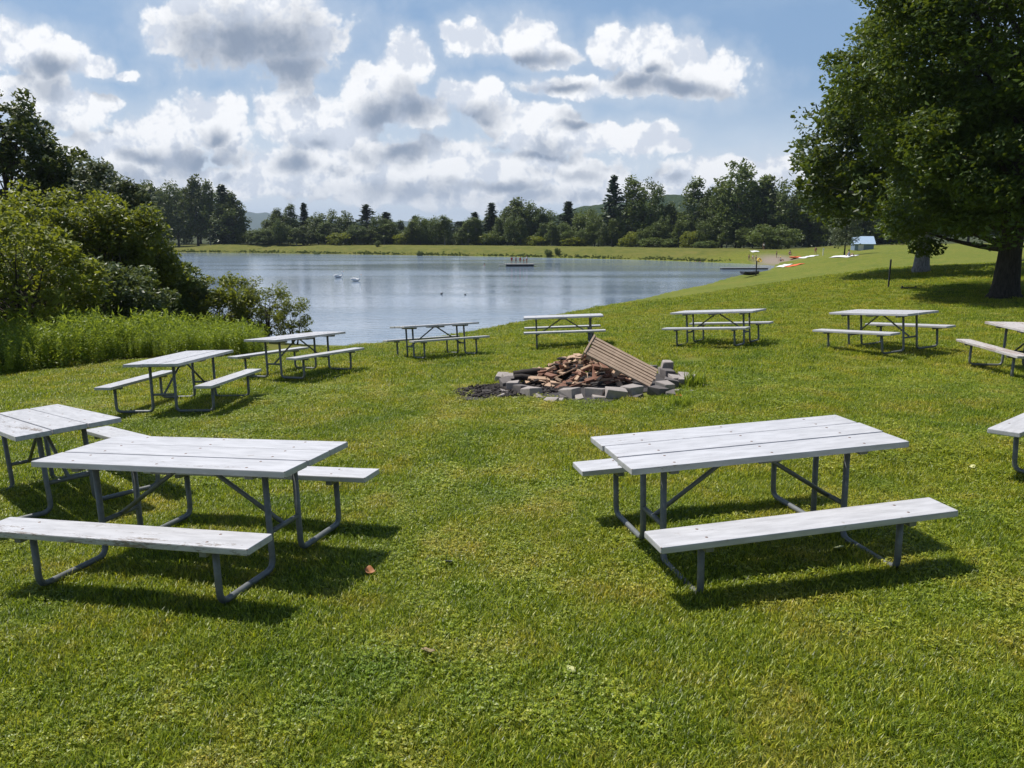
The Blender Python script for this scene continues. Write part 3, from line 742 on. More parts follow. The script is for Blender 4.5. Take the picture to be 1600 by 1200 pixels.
# weeds: a strip between the mown lawn and the thicket
wp = []
r_ = np.random.default_rng(9)
while len(wp) < 2700:
    y = r_.uniform(16, 30); x = r_.uniform(-24, -6.3)
    front = 18.0 + (x + 12.4) * 1.05 if x > -12.4 else 18.0 + (x + 12.4) * .25    # front edge of the strip
    if y < front + .5 * math.sin(x * 1.7) or y > front + 8.5 or y < 16 or x > -.335 * y: continue
    wp.append((x, y))
wp = np.array(wp)
scatter('tall_weeds', np.column_stack([wp, gz(wp[:, 0], wp[:, 1])]), r_.uniform(.5, 1.0, len(wp)) * (1 + .22 * np.sin(wp[:, 0] * 2.1 + np.sin(wp[:, 1] * 1.3))) * np.clip(1.15 - (wp[:, 0] + 14) * .055, .6, 1.15), WEED, seed=3)
# lawn blades: dense near the camera, thinner and larger further off
FIRE = px_ground(926, 601)
CHAR = px_ground(800, 612)
def lawn_points(n, d0, d1, r_):
    d = np.sqrt(r_.uniform(d0 ** 2, d1 ** 2, n)); a = r_.uniform(-1, 1, n) * (.76 + 3.2 / np.maximum(d, 3))
    x, y = d * a, d
    ok = (np.hypot(x - FIRE[0], y - FIRE[1]) > 1.55) & ~((x < -8) & (y > 20)) & (np.hypot((x - CHAR[0]) / .95, (y - CHAR[1]) / .75) > 1.0 + .12 * np.sin(x * 9)) & (lake_sd(x, y) > 1)
    return x[ok], y[ok]
r_ = np.random.default_rng(4)
P, S = [], []
for (n, d0, d1, s) in ((11500, .6, 6.5, .95), (9000, 6.5, 12, 1.15), (7000, 12, 22, 1.5), (6500, 22, 38, 2.0), (6500, 38, 62, 2.8)):
    x, y = lawn_points(n, d0, d1, r_); P.append(np.column_stack([x, y, gz(x, y)])); S.append(s * r_.uniform(.65, 1.25, len(x)))
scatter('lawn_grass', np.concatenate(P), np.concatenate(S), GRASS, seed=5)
P, S = [], []
for (n, d0, d1, s) in ((2600, .6, 6.5, 1.0), (1900, 6.5, 13, 1.4)):
    x, y = lawn_points(n, d0, d1, r_)
    keep = (np.sin(x * 1.7 + 2) + np.sin(y * 1.3 + x) + r_.normal(size=len(x)) * .8) > .1
    x, y = x[keep], y[keep]; P.append(np.column_stack([x, y, gz(x, y)])); S.append(s * r_.uniform(.7, 1.3, len(x)))
scatter('clover_patches', np.concatenate(P), np.concatenate(S), CLOVER, seed=8)

# reeds and rough growth along the far water edge
P, S = [], []
for (a, b) in zip(berm[:-1], berm[1:]):
    t = (b - a) / np.linalg.norm(b - a); n_ = np.array([t[1], -t[0]]); n_ = n_ if n_[1] > 0 else -n_
    m_ = int(np.linalg.norm(b - a) * 8)
    p = a + (b - a) * r_.uniform(0, 1, (m_, 1)) + n_ * (np.abs(r_.normal(size=(m_, 1))) * .8 + .25)
    P.append(p); S.append(r_.uniform(.16, .46, m_) * (1 + .5 * np.sin(p[:, 0] * .5) * np.sin(p[:, 0] * .17)))
P = np.concatenate(P); zz = gz(P[:, 0], P[:, 1]); k_ = lake_sd(P[:, 0], P[:, 1]) > .2
scatter('shore_reeds', np.column_stack([P, zz])[k_], np.concatenate(S)[k_], REED, seed=12)

# ---------------------------------------------------------------- picnic tables
TL, TW, YB, BW, HB, XP, YL, TH_ = 1.986, .82, .732, .252, .434, .683, .176, .76
def tube_path(pts, r=.075, k=5):
    """polyline with rounded corners"""
    P = [np.array(p, float) for p in pts]; out = [P[0]]
    for a, b, c in zip(P[:-2], P[1:-1], P[2:]):
        u = (a - b) / np.linalg.norm(a - b); v = (c - b) / np.linalg.norm(c - b)
        for t in np.linspace(0, 1, k):
            out.append((1 - t) ** 2 * (b + u * r) + 2 * t * (1 - t) * b + t ** 2 * (b + v * r))
    out.append(P[-1]); return out
rt = random.Random(4)
M['bolt'] = plain('rusty_bolt', (.16, .11, .09), .6, .4)
def bolts(bm, pts, z):
    for (x, y) in pts:
        bmesh.ops.create_uvsphere(bm, u_segments=10, v_segments=5, radius=.0105, matrix=Matrix.Translation((x, y, z - .0015)) @ Matrix.Diagonal((1, 1, .42, 1)))
def paint_bolts(o):
    for p in o.data.polygons:
        if p.area < .00004: p.material_index = 1
def make_table():
    root = empty('picnic_table')
    pw = TW / 3
    for q in (-1, 0, 1):
        bm = bmesh.new(); box(bm, (TL + rt.uniform(-.012, .012), pw - .013, .042), bev=.006); bolts(bm, [(sx, sy * pw * .28) for sx in (-XP, 0, XP) for sy in (-1, 1)], .021)
        o = bm_obj('tabletop_plank', bm, M['paint'], root); o.data.materials.append(M['bolt']); paint_bolts(o); o.location = (rt.uniform(-.006, .006), q * pw, TH_ - .021 + rt.uniform(-.002, .002)); o.rotation_euler = (rt.uniform(-.006, .006), 0, rt.uniform(-.002, .002))
    for s in (-1, 1):
        bm = bmesh.new(); box(bm, (TL + .006, BW, .042), bev=.007); bolts(bm, [(sx, sy * BW * .25) for sx in (-XP, XP) for sy in (-1, 1)], .021)
        o = bm_obj('bench_seat', bm, M['paint'], root); o.data.materials.append(M['bolt']); paint_bolts(o); o.location = (0, s * YB, HB - .021); o.rotation_euler = (rt.uniform(-.01, .01), 0, rt.uniform(-.002, .002))
    for sx in (-1, 1):
        for s in (-1, 1):
            V, Q = tube_np(tube_path([(sx * XP, s * YB, HB - .045), (sx * XP, s * YB, .022), (sx * XP, s * YL, .022), (sx * XP, s * YL, TH_ - .045)]), .0215, 10)
            np_obj('leg_tube', V, Q, M['metal'], root, smooth_=True)
            bm = bmesh.new(); box(bm, (.05, BW - .03, .034), (sx * XP, s * YB, HB - .0435 - .017 + .0015), bev=.004); bm_obj('bench_bracket', bm, M['metal'], root)
        V, Q = tube_np([(sx * XP, -YL, .27), (sx * XP, YL, .27)], .018, 8); np_obj('cross_brace', V, Q, M['metal'], root, smooth_=True)
        V, Q = tube_np([(sx * (XP - .01), 0, .275), (sx * .05, 0, TH_ - .075)], .016, 8); np_obj('diagonal_brace', V, Q, M['metal'], root, smooth_=True)
        bm = bmesh.new(); box(bm, (.06, TW - .12, .036), (sx * XP, 0, TH_ - .0435 - .018), bev=.004); bm_obj('support_bar', bm, M['metal'], root)
    bm = bmesh.new(); box(bm, (.16, TW - .16, .034), (0, 0, TH_ - .0435 - .017), bev=.004); bm_obj('support_bar', bm, M['metal'], root)
    return root
TLAB = {1: 'white picnic table in the right foreground, clean paint and three wide top planks', 2: 'white picnic table in the left foreground with cracked paint on its near bench',
        3: 'white picnic table cut by the left edge behind the left foreground one', 4: 'white picnic table before the tall weeds, its end turned to the viewer',
        5: 'grey topped picnic table at the end of the weeds with dark legs against the water', 6: 'picnic table seen nearly edge on in front of the pond, left of the fire pit',
        7: 'picnic table seen broadside straight behind the fire pit woodpile', 8: 'white picnic table on the slope right of the fire pit, below the far beach',
        9: 'white picnic table in front of the big maple trunk shadow', 10: 'weathered pinkish picnic table cut by the right edge below the maple trunk',
        11: 'picnic table at the right edge showing only the end of one white bench'}
tp = make_table()
def rot_of(t): return Matrix.Rotation(t[4], 4, 'X') @ Matrix.Rotation(t[5], 4, 'Y') @ Matrix.Rotation(t[3], 4, 'Z')
def set_mat(o, m):
    o.material_slots[0].link = 'OBJECT'; o.material_slots[0].material = m
for k, t in TABLES.items():
    o = tp if k == 1 else copy_tree(tp)
    o.matrix_world = Matrix.Translation((t[0], t[1], t[2])) @ rot_of(t)
    tag(o, TLAB[k], 'picnic table', 'picnic tables in a ring round the fire pit')
    ch = sorted(o.children, key=lambda c: c.name)
    if k == 2: set_mat([c for c in ch if c.name.startswith('bench_seat')][0], M['paint_worn']); [c for c in ch if c.name.startswith('bench_seat')][0]['label'] = 'white bench with cracked, peeling paint'
    if k == 10:
        for c in ch:
            if c.name.startswith(('bench_seat', 'tabletop_plank')): set_mat(c, M['paint_bare'])
    if k in (5, 6):
        for c in ch:
            if c.name.startswith('tabletop_plank'): set_mat(c, M['paint_worn'])
    if k == 3:
        for c in ch:
            if c.name.startswith('tabletop_plank'): set_mat(c, M['paint_worn']) if c.location.y > .1 else None

# ---------------------------------------------------------------- fire pit
fx, fy, fz = FIRE
r_ = np.random.default_rng(77); random.seed(8)
nb = 26
for k in range(nb):
    a = k / nb * 2 * math.pi + random.uniform(-.05, .05); rad = 1.42 + random.uniform(-.10, .13)
    if k in (17,): continue
    x, y = fx + rad * math.cos(a), fy + rad * math.sin(a)
    bm = bmesh.new(); h = random.uniform(.13, .17)
    box(bm, (random.uniform(.27, .34), random.uniform(.18, .23), h), bev=.014, jit=.022, taper=random.uniform(.7, .95))
    sooty = (a > 1.6 and a < 3.0) or random.random() < .34
    o = bm_obj('concrete_block', bm, M['concrete_sooty'] if sooty else M['concrete'])
    o.location = (x, y, g1(x, y) + h * .45); o.rotation_euler = (random.uniform(-.2, .2), random.uniform(-.22, .22), a - math.pi / 2 + random.uniform(-.45, .45))
    d8 = int((a % (2 * math.pi)) / (math.pi / 4))
    side = ['right rear', 'rear right', 'rear', 'left rear', 'left front', 'front left', 'front', 'right front'][d8]
    tag(o, ('soot blackened' if sooty else 'pale grey') + ' concrete block on the %s of the fire pit ring' % side, 'block', 'concrete blocks round the fire pit')
for (px, py, s, lab) in ((785, 596, .26, 'pinkish grey stone chunk standing on the left of the pit ring'), (1041, 587, .24, 'loose upper concrete block stacked at the right of the pit ring'), (1055, 600, .25, 'tilted outer concrete block right of the pit ring'),
                         (797, 600, .30, 'wide pale block at the left front of the pit ring'), (936, 623, .30, 'flat stone slab lying in the grass before the pit ring')):
    x, y, z = px_ground(px, py); bm = bmesh.new(); hh = s * (.25 if 'slab' in lab else .6); box(bm, (s * 1.1, s * .8, hh), bev=.02, jit=.03, taper=.85)
    o = bm_obj('stone_block', bm, M['concrete']); o.location = (x, y, z + hh * .45 + (.14 if 'stacked' in lab else 0)); o.rotation_euler = (random.uniform(-.2, .2), random.uniform(-.2, .2), random.uniform(0, 3)); tag(o, lab, 'block', 'loose blocks at the fire pit')
for k in range(16):
    a = random.uniform(3.2, 6.6); rad = random.uniform(1.5, 1.85); x, y = fx + rad * math.cos(a), fy + rad * math.sin(a); s = random.uniform(.06, .14)
    bm = bmesh.new(); box(bm, (s * 1.5, s, s * .6), bev=.008, jit=s * .16, taper=random.uniform(.6, 1)); o = bm_obj('brick_fragment', bm, M[random.choice(['concrete', 'concrete', 'concrete_sooty'])])
    o.location = (x, y, g1(x, y) + s * .22); o.rotation_euler = (random.uniform(-.3, .3), random.uniform(-.3, .3), random.uniform(0, 3)); tag(o, 'broken brick fragment lying in the grass along the front of the fire pit ring', 'brick', 'broken bricks in front of the fire pit')
# ash bed inside the ring and the charcoal spread to its left
def patch(name, cx, cy, rx, ry, mat, dz, seed):
    q = np.random.default_rng(seed); n = 40; rings = [0, .35, .7, 1]
    V = [(cx, cy, g1(cx, cy) + dz)]
    ang = np.arange(n) * 2 * np.pi / n; wob = 1 + .18 * np.sin(ang * 3 + 1) + .10 * np.sin(ang * 7) + q.uniform(-.06, .06, n)
    for rg in rings[1:]:
        xx = cx + rx * rg * wob * np.cos(ang); yy = cy + ry * rg * wob * np.sin(ang); zz = gz(xx, yy) + dz - (.012 if rg == 1 else 0)
        V += list(zip(xx, yy, zz))
    j = np.arange(n); Qt = np.stack([np.zeros(n, int), 1 + j, 1 + (j + 1) % n], 1)
    Qq = np.concatenate([np.stack([1 + a * n + j, 1 + (a + 1) * n + j, 1 + (a + 1) * n + (j + 1) % n, 1 + a * n + (j + 1) % n], 1) for a in range(2)])
    return tag(np_obj(name, np.array(V), [Qq, Qt], mat, smooth_=True), kind='structure')
patch('ash_bed', fx, fy, 1.5, 1.5, M['ash'], .03, 1)
ax, ay, az = px_ground(800, 612)
patch('charcoal_ground', ax, ay, 1.05, .82, M['ash'], .028, 2)
parts = []
for k in range(900):
    a = r_.uniform(0, 6.28); q = math.sqrt(r_.uniform()); x = ax + .95 * q * math.cos(a); y = ay + .75 * q * math.sin(a); s = r_.uniform(.012, .04)
    v = np.array([[-1, -1, -.6], [1, -1, -.6], [1, 1, -.6], [-1, 1, -.6], [-.8, -.7, .7], [.9, -.8, .6], [.7, .8, .8], [-.7, .9, .6]]) * s * r_.uniform(.5, 1.2, 3) + r_.normal(size=(8, 3)) * s * .2
    c, s_ = math.cos(a * 3), math.sin(a * 3); v[:, :2] = v[:, :2] @ np.array([[c, -s_], [s_, c]])
    parts.append((v + [x, y, g1(x, y) + .035], [np.array([[0, 3, 2, 1], [4, 5, 6, 7], [0, 1, 5, 4], [1, 2, 6, 5], [2, 3, 7, 6], [3, 0, 4, 7]])]))
V, Q = merge(parts); tag(np_obj('charcoal', V, Q, M['wood_dark']), kind='stuff')
# heap of split scrap wood, every piece by itself
random.seed(21)
hx, hy, _ = px_ground(900, 597)
for k in range(215):
    a = random.uniform(0, 2 * math.pi); q = math.sqrt(random.random()); x = hx + .95 * q * math.cos(a) + .1; y = hy + .80 * q * math.sin(a)
    h = max(0, 1 - q ** 1.4) * .44; ln = random.choice([.08, .10, .14, .18, .25, .34, .44]) * random.uniform(.8, 1.2); wd = random.uniform(.03, .10); tk = random.uniform(.015, .05)
    bm = bmesh.new(); box(bm, (ln, wd, tk), bev=.003, jit=min(.012, tk * .3), taper=random.uniform(.6, 1))
    mt = random.choices(['wood_pale', 'wood_brown', 'wood_dark'], [.50, .37, .13])[0]
    o = bm_obj('wood_scrap', bm, M[mt]); o.location = (x, y, g1(x, y) + .06 + h * random.uniform(.75, 1.0))
    o.rotation_euler = (random.uniform(-.5, .5), random.uniform(-.45, .45), random.uniform(0, 6.28))
    tag(o, {'wood_pale': 'pale split wood scrap in the heap inside the fire pit', 'wood_brown': 'brown bark covered wood scrap in the fire pit heap', 'wood_dark': 'charred black wood scrap in the fire pit heap'}[mt], 'firewood', 'scrap wood heaped in the fire pit')
for k in range(9):                               # charred logs at the left rear of the pit
    x = fx - .75 + random.uniform(-.35, .35); y = fy + .55 + random.uniform(-.45, .3)
    V, Q = tube_np([(-.22, 0, 0), (-.1, .01, .01), (.1, 0, 0), (.24, .01, 0)], [.05, .055, .05, .045], 8)
    o = np_obj('charred_log', V, Q, M['wood_dark'], smooth_=True); o.location = (x, y, g1(x, y) + .08 + .07 * (k % 3)); o.rotation_euler = (0, random.uniform(-.3, .3), random.uniform(0, 3.1))
    tag(o, 'charred black log at the left rear inside the fire pit', 'log', 'charred logs in the fire pit')
# slatted wooden panel leaning on the heap
A = Vector(at(1019, 592, fy - .42)); B = Vector(at(925, 543, fy - .22))
ux = (B - A).normalized(); back = Vector((.25, .80, .42)); uy = (back - ux * back.dot(ux)).normalized(); uz = ux.cross(uy)
if uz.z < 0: uz = -uz
ln = (B - A).length + .08
pr = empty('slatted_panel', label='weathered slatted wooden panel leaning on the fire pit woodpile', cat='wooden panel')
mw = Matrix((ux, uy, uz)).transposed().to_4x4(); mw.translation = (A + B) / 2; pr.matrix_world = mw
for k in range(7):
    bm = bmesh.new(); box(bm, (ln * random.uniform(.97, 1.0), .058, .032), bev=.004, jit=.003); o = bm_obj('slat', bm, M['slat'], pr); o.location = (random.uniform(-.03, .03), -.235 + k * .078, .02 + random.uniform(-.004, .004)); o.rotation_euler = (random.uniform(-.06, .06), 0, random.uniform(-.012, .012))
for sx in (-.44, 0, .44):
    bm = bmesh.new(); box(bm, (.07, .55, .06), bev=.004, jit=.004); o = bm_obj('cross_batten', bm, M['slat'], pr); o.location = (sx * ln, 0, -.028)
bm = bmesh.new(); box(bm, (.025, .57, .12), bev=.004, jit=.004); o = bm_obj('end_board', bm, M['slat'], pr); o.location = ((ln / 2 + .022), 0, -.01)
# weeds beside the pit, litter on the lawn
def tuft_thing(name, px, py, mat, h, n, label, cat='plant', rad=.12):
    q = np.random.default_rng(int(px)); V, Q, k = blades(n, rad, h * .4, h, h * .06, .7, q)
    x, y, z = px_ground(px, py); o = np_obj(name, V, Q, mat, None, np.tile(q.uniform(0, 1, k), 2)); o.location = (x, y, z); return tag(o, label, cat)
tuft_thing('weed_tuft', 1086, 606, M['weed'], .34, 110, 'dark weed tuft growing right of the fire pit ring', rad=.16)
tuft_thing('weed_tuft', 1062, 636, M['weed'], .24, 90, 'lighter weed tuft before the right end of the pit ring', rad=.16)
def fallen_leaf(px, py, size, mat, label, curl=.5):
    x, y, z = px_ground(px, py); n = 9; V = []; w = [0, .22, .42, .5, .47, .38, .26, .12, 0]
    for k in range(n):
        t = k / (n - 1) - .5; V += [(t * size, -w[k] * size * .9, curl * size * (abs(w[k]) * .5 + t * t)), (t * size, 0, curl * size * t * t * .8), (t * size, w[k] * size * .9, curl * size * (w[k] * .7 + t * t))]
    Q = np.array([[k * 3 + c, k * 3 + 3 + c, k * 3 + 4 + c, k * 3 + 1 + c] for k in range(n - 1) for c in (0, 1)])
    o = np_obj('fallen_leaf', np.array(V), Q, M[mat], smooth_=True); o.location = (x, y, z + .035); o.rotation_euler = (.25, .2, px)
    md = o.modifiers.new('thickness', 'SOLIDIFY'); md.thickness = .002
    return tag(o, label, 'leaf')
fallen_leaf(578, 903, .075, 'leaf_rust', 'curled orange brown leaf on the grass right of the left foreground table', 1.1)
fallen_leaf(893, 1056, .06, 'leaf_pale', 'pale yellow green leaf lying flat in the foreground grass', .2)
fallen_leaf(668, 1030, .085, 'leaf_brown', 'dry tan leaf in the foreground grass left of centre', .6)
fallen_leaf(700, 888, .07, 'grey', 'grey dried leaf in the grass between the two foreground tables', .8)
fallen_leaf(1310, 864, .07, 'leaf_pale', 'pale leaf in the shade under the right foreground table', .5)
fallen_leaf(1519, 736, .06, 'leaf_pale', 'small pale leaf on the grass near the right edge', .4)
def dandelion(px, py, mat, label, s=.02):
    x, y, z = px_ground(px, py); root = empty('wild_flower', (x, y, z), 0, label, 'flower')
    V, Q = tube_np([(0, 0, 0), (.004, 0, .05), (.002, .003, .095)], .0022, 6); np_obj('stem', V, Q, M['weed'], root, np.zeros(sum(len(q) for q in Q)))
    c = np.zeros((26, 3)); a = np.arange(26) * 2.4; rr_ = np.sqrt(np.arange(26) / 26) * s
    c[:, 0] = np.cos(a) * rr_; c[:, 1] = np.sin(a) * rr_; c[:, 2] = .097
    V, Q = leaf_faces(c, s * 1.1, 1.5, np.random.default_rng(int(px)), .5, np.stack([np.cos(a), np.sin(a), .3 + 0 * a], 1) * 2); np_obj('flower_head', V, Q, M[mat], root)
dandelion(1376, 711, 'petal', 'yellow dandelion behind the right foreground table', .026)
dandelion(1061, 628, 'orange', 'orange red flower at the right front of the fire pit', .035)

# ---------------------------------------------------------------- lawn post, blue roof
x, y, z = px_ground(1388, 449)
bm = bmesh.new(); box(bm, (.06, .06, 1.25), (0, 0, .6), bev=.006); bmesh.ops.create_cone(bm, cap_ends=True, segments=8, radius1=.05, radius2=.02, depth=.06, matrix=Matrix.Translation((0, 0, 1.255)))
o = bm_obj('lawn_post', bm, M['dark']); o.location = (x, y, z); tag(o, 'thin dark post on the lawn left of the maple trunk', 'post')
x, y, z = px_ground(1420, 451)
bm = bmesh.new(); box(bm, (.7, .09, .07), (0, 0, .03), bev=.01); box(bm, (.05, .05, .16), (-.3, 0, .05), bev=.006); box(bm, (.05, .05, .16), (.3, 0, .05), bev=.006)  # low dark bar with a short stub near each end
o = bm_obj('ground_bar', bm, M['dark']); o.location = (x, y, z); tag(o, 'low dark bar lying on the lawn right of the thin post', 'board')
x, y, z = at(1347, 386, 128); z = g1(x, y)
br = empty('pavilion', (x, y, z), R(-12), 'pale blue roofed shed half hidden behind the young tree', 'building')
bm = bmesh.new(); box(bm, (2.9, 3.0, 1.1), (0, 0, .55), bev=.02); bm_obj('wall', bm, M['blue'], br)
rf = Matrix.Rotation(R(30), 4, 'X')
bm = bmesh.new(); box(bm, (3.3, 2.3, .08), (0, -.92, 1.62), Euler((R(32), 0, 0)), .01); box(bm, (3.3, 2.3, .08), (0, 1.0, 1.62), Euler((R(-32), 0, 0)), .01); bm_obj('roof', bm, M['paleblue'], br)
bm = bmesh.new(); box(bm, (.8, .06, .95), (-.5, -1.52, .48), bev=.01); bm_obj('door', bm, M['white'], br)
x, y, z = at(1287, 384, 150); z = g1(x, y)
bm = bmesh.new(); box(bm, (.12, .12, 1.5), (0, 0, .7), bev=.02); box(bm, (.3, .05, .25), (0, -.09, 1.3), bev=.01)
o = bm_obj('marker_post', bm, M['white']); o.location = (x, y, z); tag(o, 'slim pale marker post before the wood right of the round bush', 'post')

# ---------------------------------------------------------------- people, swans, raft, beach things
DG = None
def skin_mesh(name, verts, edges, radii, sub=1):
    me = bpy.data.meshes.new(name); me.from_pydata([tuple(v) for v in verts], edges, [])
    o = bpy.data.objects.new(name, me); COL.objects.link(o)
    md = o.modifiers.new('skin', 'SKIN'); md.use_smooth_shade = True
    for k, r in enumerate(radii): me.skin_vertices[0].data[k].radius = (r, r) if np.isscalar(r) else r
    me.skin_vertices[0].data[0].use_root = True
    s = o.modifiers.new('sub', 'SUBSURF'); s.levels = s.render_levels = sub
    dg = bpy.context.evaluated_depsgraph_get(); ev = o.evaluated_get(dg)
    m2 = bpy.data.meshes.new_from_object(ev); COL.objects.unlink(o); bpy.data.objects.remove(o); return m2
def body_mesh(pose):
    """joints in metres for a 1.65 m person facing -Y"""
    if pose == 'stand': hip, kn, an, toe = .86, [(s * .10, -.02, .47) for s in (-1, 1)], [(s * .11, .02, .08) for s in (-1, 1)], [(s * .13, -.15, .03) for s in (-1, 1)]
    elif pose == 'walk': hip, kn, an, toe = .84, [(-.09, -.16, .46), (.09, .06, .45)], [(-.09, -.22, .08), (.10, .32, .14)], [(-.10, -.38, .04), (.10, .22, .04)]
    else: hip, kn, an, toe = .12, [(s * .13, -.38, .42) for s in (-1, 1)], [(s * .12, -.60, .08) for s in (-1, 1)], [(s * .13, -.78, .05) for s in (-1, 1)]
    lean = .12 if pose == 'sit' else 0
    V = [(0, 0, hip), (0, -.01 + lean * .3, hip + .2), (0, lean, hip + .43), (0, lean - .01, hip + .52), (0, lean - .03, hip + .60), (0, lean - .04, hip + .72), (0, lean - .14, hip + .64)]
    E = [(0, 1), (1, 2), (2, 3), (3, 4), (4, 5), (4, 6)]; Rr = [(.15, .11), (.125, .095), (.15, .10), .05, (.075, .09), (.065, .075), .018]
    def add(p, par, r): V.append(p); E.append((par, len(V) - 1)); Rr.append(r); return len(V) - 1
    for i, s in enumerate((-1, 1)):
        h = add((s * .10, 0, hip - .05 if pose != 'sit' else hip - .01), 0, .088); k = add(kn[i], h, .06); a = add(an[i], k, .04); add(toe[i], a, .032)
        sh = add((s * .19, lean, hip + .42), 2, .055)
        if pose == 'sit': el, wr = (s * .27, lean + .16, hip + .2), (s * .28, lean + .28, hip - .05)
        elif pose == 'walk': el, wr = (s * .25, lean + s * .10, hip + .18), (s * .24, lean + s * .02 - .14, hip + .0)
        else: el, wr = (s * .27, lean + .03, hip + .17), (s * .25, lean - .08, hip - .04)
        e = add(el, sh, .042); w = add(wr, e, .03)
        d = (np.array(wr) - el); d /= np.linalg.norm(d); pm = np.array(wr) + d * .06
        p = add(tuple(pm), w, (.038, .02))
        for q, (off, l) in enumerate(((-.03, .07), (-.01, .085), (.012, .08), (.032, .06))):
            add(tuple(pm + d * l + np.array([0, off, 0])), p, .009)
        add(tuple(pm + d * .02 + np.array([-s * .01, -.055, 0])), w, .010)
    return skin_mesh('person', V, E, Rr)
BODY = {p: body_mesh(p) for p in ('stand', 'walk', 'sit')}
for m_ in BODY.values(): m_.materials.clear(); m_.materials.append(M['skin'])
HIP = dict(stand=.86, walk=.84, sit=.12)
def cyl(name, z0, z1, r0, r1, yoff, mat, parent):
    t = np.linspace(0, 1, 5); V, Q = tube_np(np.stack([0 * t, yoff + 0 * t, z0 + (z1 - z0) * t], 1), r0 + (r1 - r0) * t, 12)
    V[:, 1] = (V[:, 1] - yoff) * .72 + yoff; return np_obj(name, V, Q, mat, parent, smooth_=True)
def person(x, y, z, pose, rz, s, cloth, label, top=None, hair='hair', group=None):
    root = empty('person', (x, y, z), rz, label, 'person', group); root.scale = (s, s, s)
    o = link(bpy.data.objects.new('body', BODY[pose]), root)
    h = HIP[pose]; ln = .12 if pose == 'sit' else 0
    cyl('swimwear', h - .10 if pose != 'sit' else h - .11, h + .11, .20, .165, ln * .1, M[cloth], root)
    if top: cyl('shirt', h + .10, h + .46, .165, .205, ln * .6, M[top], root)
    bm = bmesh.new(); bmesh.ops.create_uvsphere(bm, u_segments=12, v_segments=8, radius=.105)
    for v in list(bm.verts):
        if v.co.z < -.02 and v.co.y < .0: bm.verts.remove(v)
    o = bm_obj('hair', bm, M[hair], root, True); o.location = (0, ln - .02, h + .705); o.scale = (.95, 1.1, 1.1)
    return root
def wz(px, py): return on_z(px, py, WATER)
# raft
rx, ry, _ = wz(812, 416)
raft = empty('swim_raft', (rx, ry, WATER), R(4), 'low pale swimming raft with a dark waterline in the middle of the pond', 'raft')
bm = bmesh.new(); box(bm, (5.6, 3.2, .12), (0, 0, .42), bev=.02); bm_obj('deck', bm, M['deck'], raft)
bm = bmesh.new(); box(bm, (5.2, 2.9, .34), (0, 0, .19), bev=.03); bm_obj('hull', bm, M['dark'], raft)
for s in (-1, 1):
    bm = bmesh.new(); box(bm, (1.5, 1.0, .07), (s * 3.3, 0, .36), Euler((0, R(s * 10), 0)), .01); bm_obj('ramp', bm, M['deck'], raft)
dz = WATER + .48
for (px, cl, tp_, lab, s, rz) in ((799.5, 'red', 'red', 'person in red standing leftmost on the raft', .86, .3), (806, 'navy', None, 'person in dark trunks, second from left on the raft', .84, -.4),
                             (812.8, 'red', 'red', 'person in red standing mid raft facing the shore', .82, .2), (818.4, 'red', None, 'shorter person in red trunks near the right of the raft', .72, 1.2),
                             (823, 'brown', 'white', 'person in pale top standing rightmost on the raft', .95, -.8)):
    x, y, z = at(px, 412, ry); person(x, y + random.uniform(-.6, .6), dz, 'stand', rz, s, cl, lab, tp_, group='people standing on the raft')
def swimmer(px, py, label, skin_only=True):
    x, y, z = wz(px, py); person(x, y, z - 1.12, 'stand', random.uniform(-1, 1), .92, 'navy', label)
swimmer(757, 414.5, 'swimmer with only head and shoulders out of the water left of the raft')
swimmer(1087, 409, 'bather standing chest deep left of the other off the beach')
swimmer(1094, 409.5, 'bather standing chest deep right of the other off the beach')
# swans
def swan(px, py, rz, s, label):
    x, y, z = wz(px, py); root = empty('swan', (x, y, z), rz, label, 'swan'); root.scale = (s, s, s)
    V = [(-.05, 0, .14), (-.38, 0, .17), (-.62, 0, .27), (.25, 0, .16), (.42, 0, .24), (.50, 0, .40), (.46, 0, .56), (.44, 0, .70), (.50, 0, .80), (.58, 0, .79)]
    E = [(0, 1), (1, 2), (0, 3), (3, 4), (4, 5), (5, 6), (6, 7), (7, 8), (8, 9)]
    Rr = [(.24, .19), (.20, .15), (.05, .03), (.19, .16), .085, .05, .042, .042, .05, .035]
    me = skin_mesh('swan', V, E, Rr, 2); me.materials.clear(); me.materials.append(M['white']); link(bpy.data.objects.new('body', me), root)
    for sy in (-1, 1):
        bm = bmesh.new(); bmesh.ops.create_uvsphere(bm, u_segments=12, v_segments=8, radius=1); o = bm_obj('wing', bm, M['white'], root, True)
        o.location = (-.20, sy * .17, .24); o.scale = (.40, .07, .15); o.rotation_euler = (0, R(8), R(-sy * 6))
    V, Q = tube_np([(.60, 0, .79), (.66, 0, .775), (.72, 0, .76)], [.028, .022, .008], 8); np_obj('beak', V, Q, M['beak'], root, smooth_=True)
swan(529, 434, R(25), 1.15, 'white swan on the left with its neck upright')
swan(556.5, 439.5, R(-8), 1.15, 'white swan on the right swimming to the right')
def duck(px, py, s, label):
    x, y, z = wz(px, py); root = empty('duck', (x, y, z), px, label, 'duck'); root.scale = (s, s, s)
    me = skin_mesh('duck', [(0, 0, .06), (-.2, 0, .08), (-.32, 0, .14), (.16, 0, .09), (.22, 0, .2), (.30, 0, .21)], [(0, 1), (1, 2), (0, 3), (3, 4), (4, 5)], [(.13, .1), (.1, .08), .02, (.09, .08), .055, .02], 2)
    me.materials.clear(); me.materials.append(M['dark']); link(bpy.data.objects.new('body', me), root)
duck(690, 460, .95, 'dark duck on the open water right of the swans'); duck(727, 461, .7, 'smaller dark duck right of the other duck')
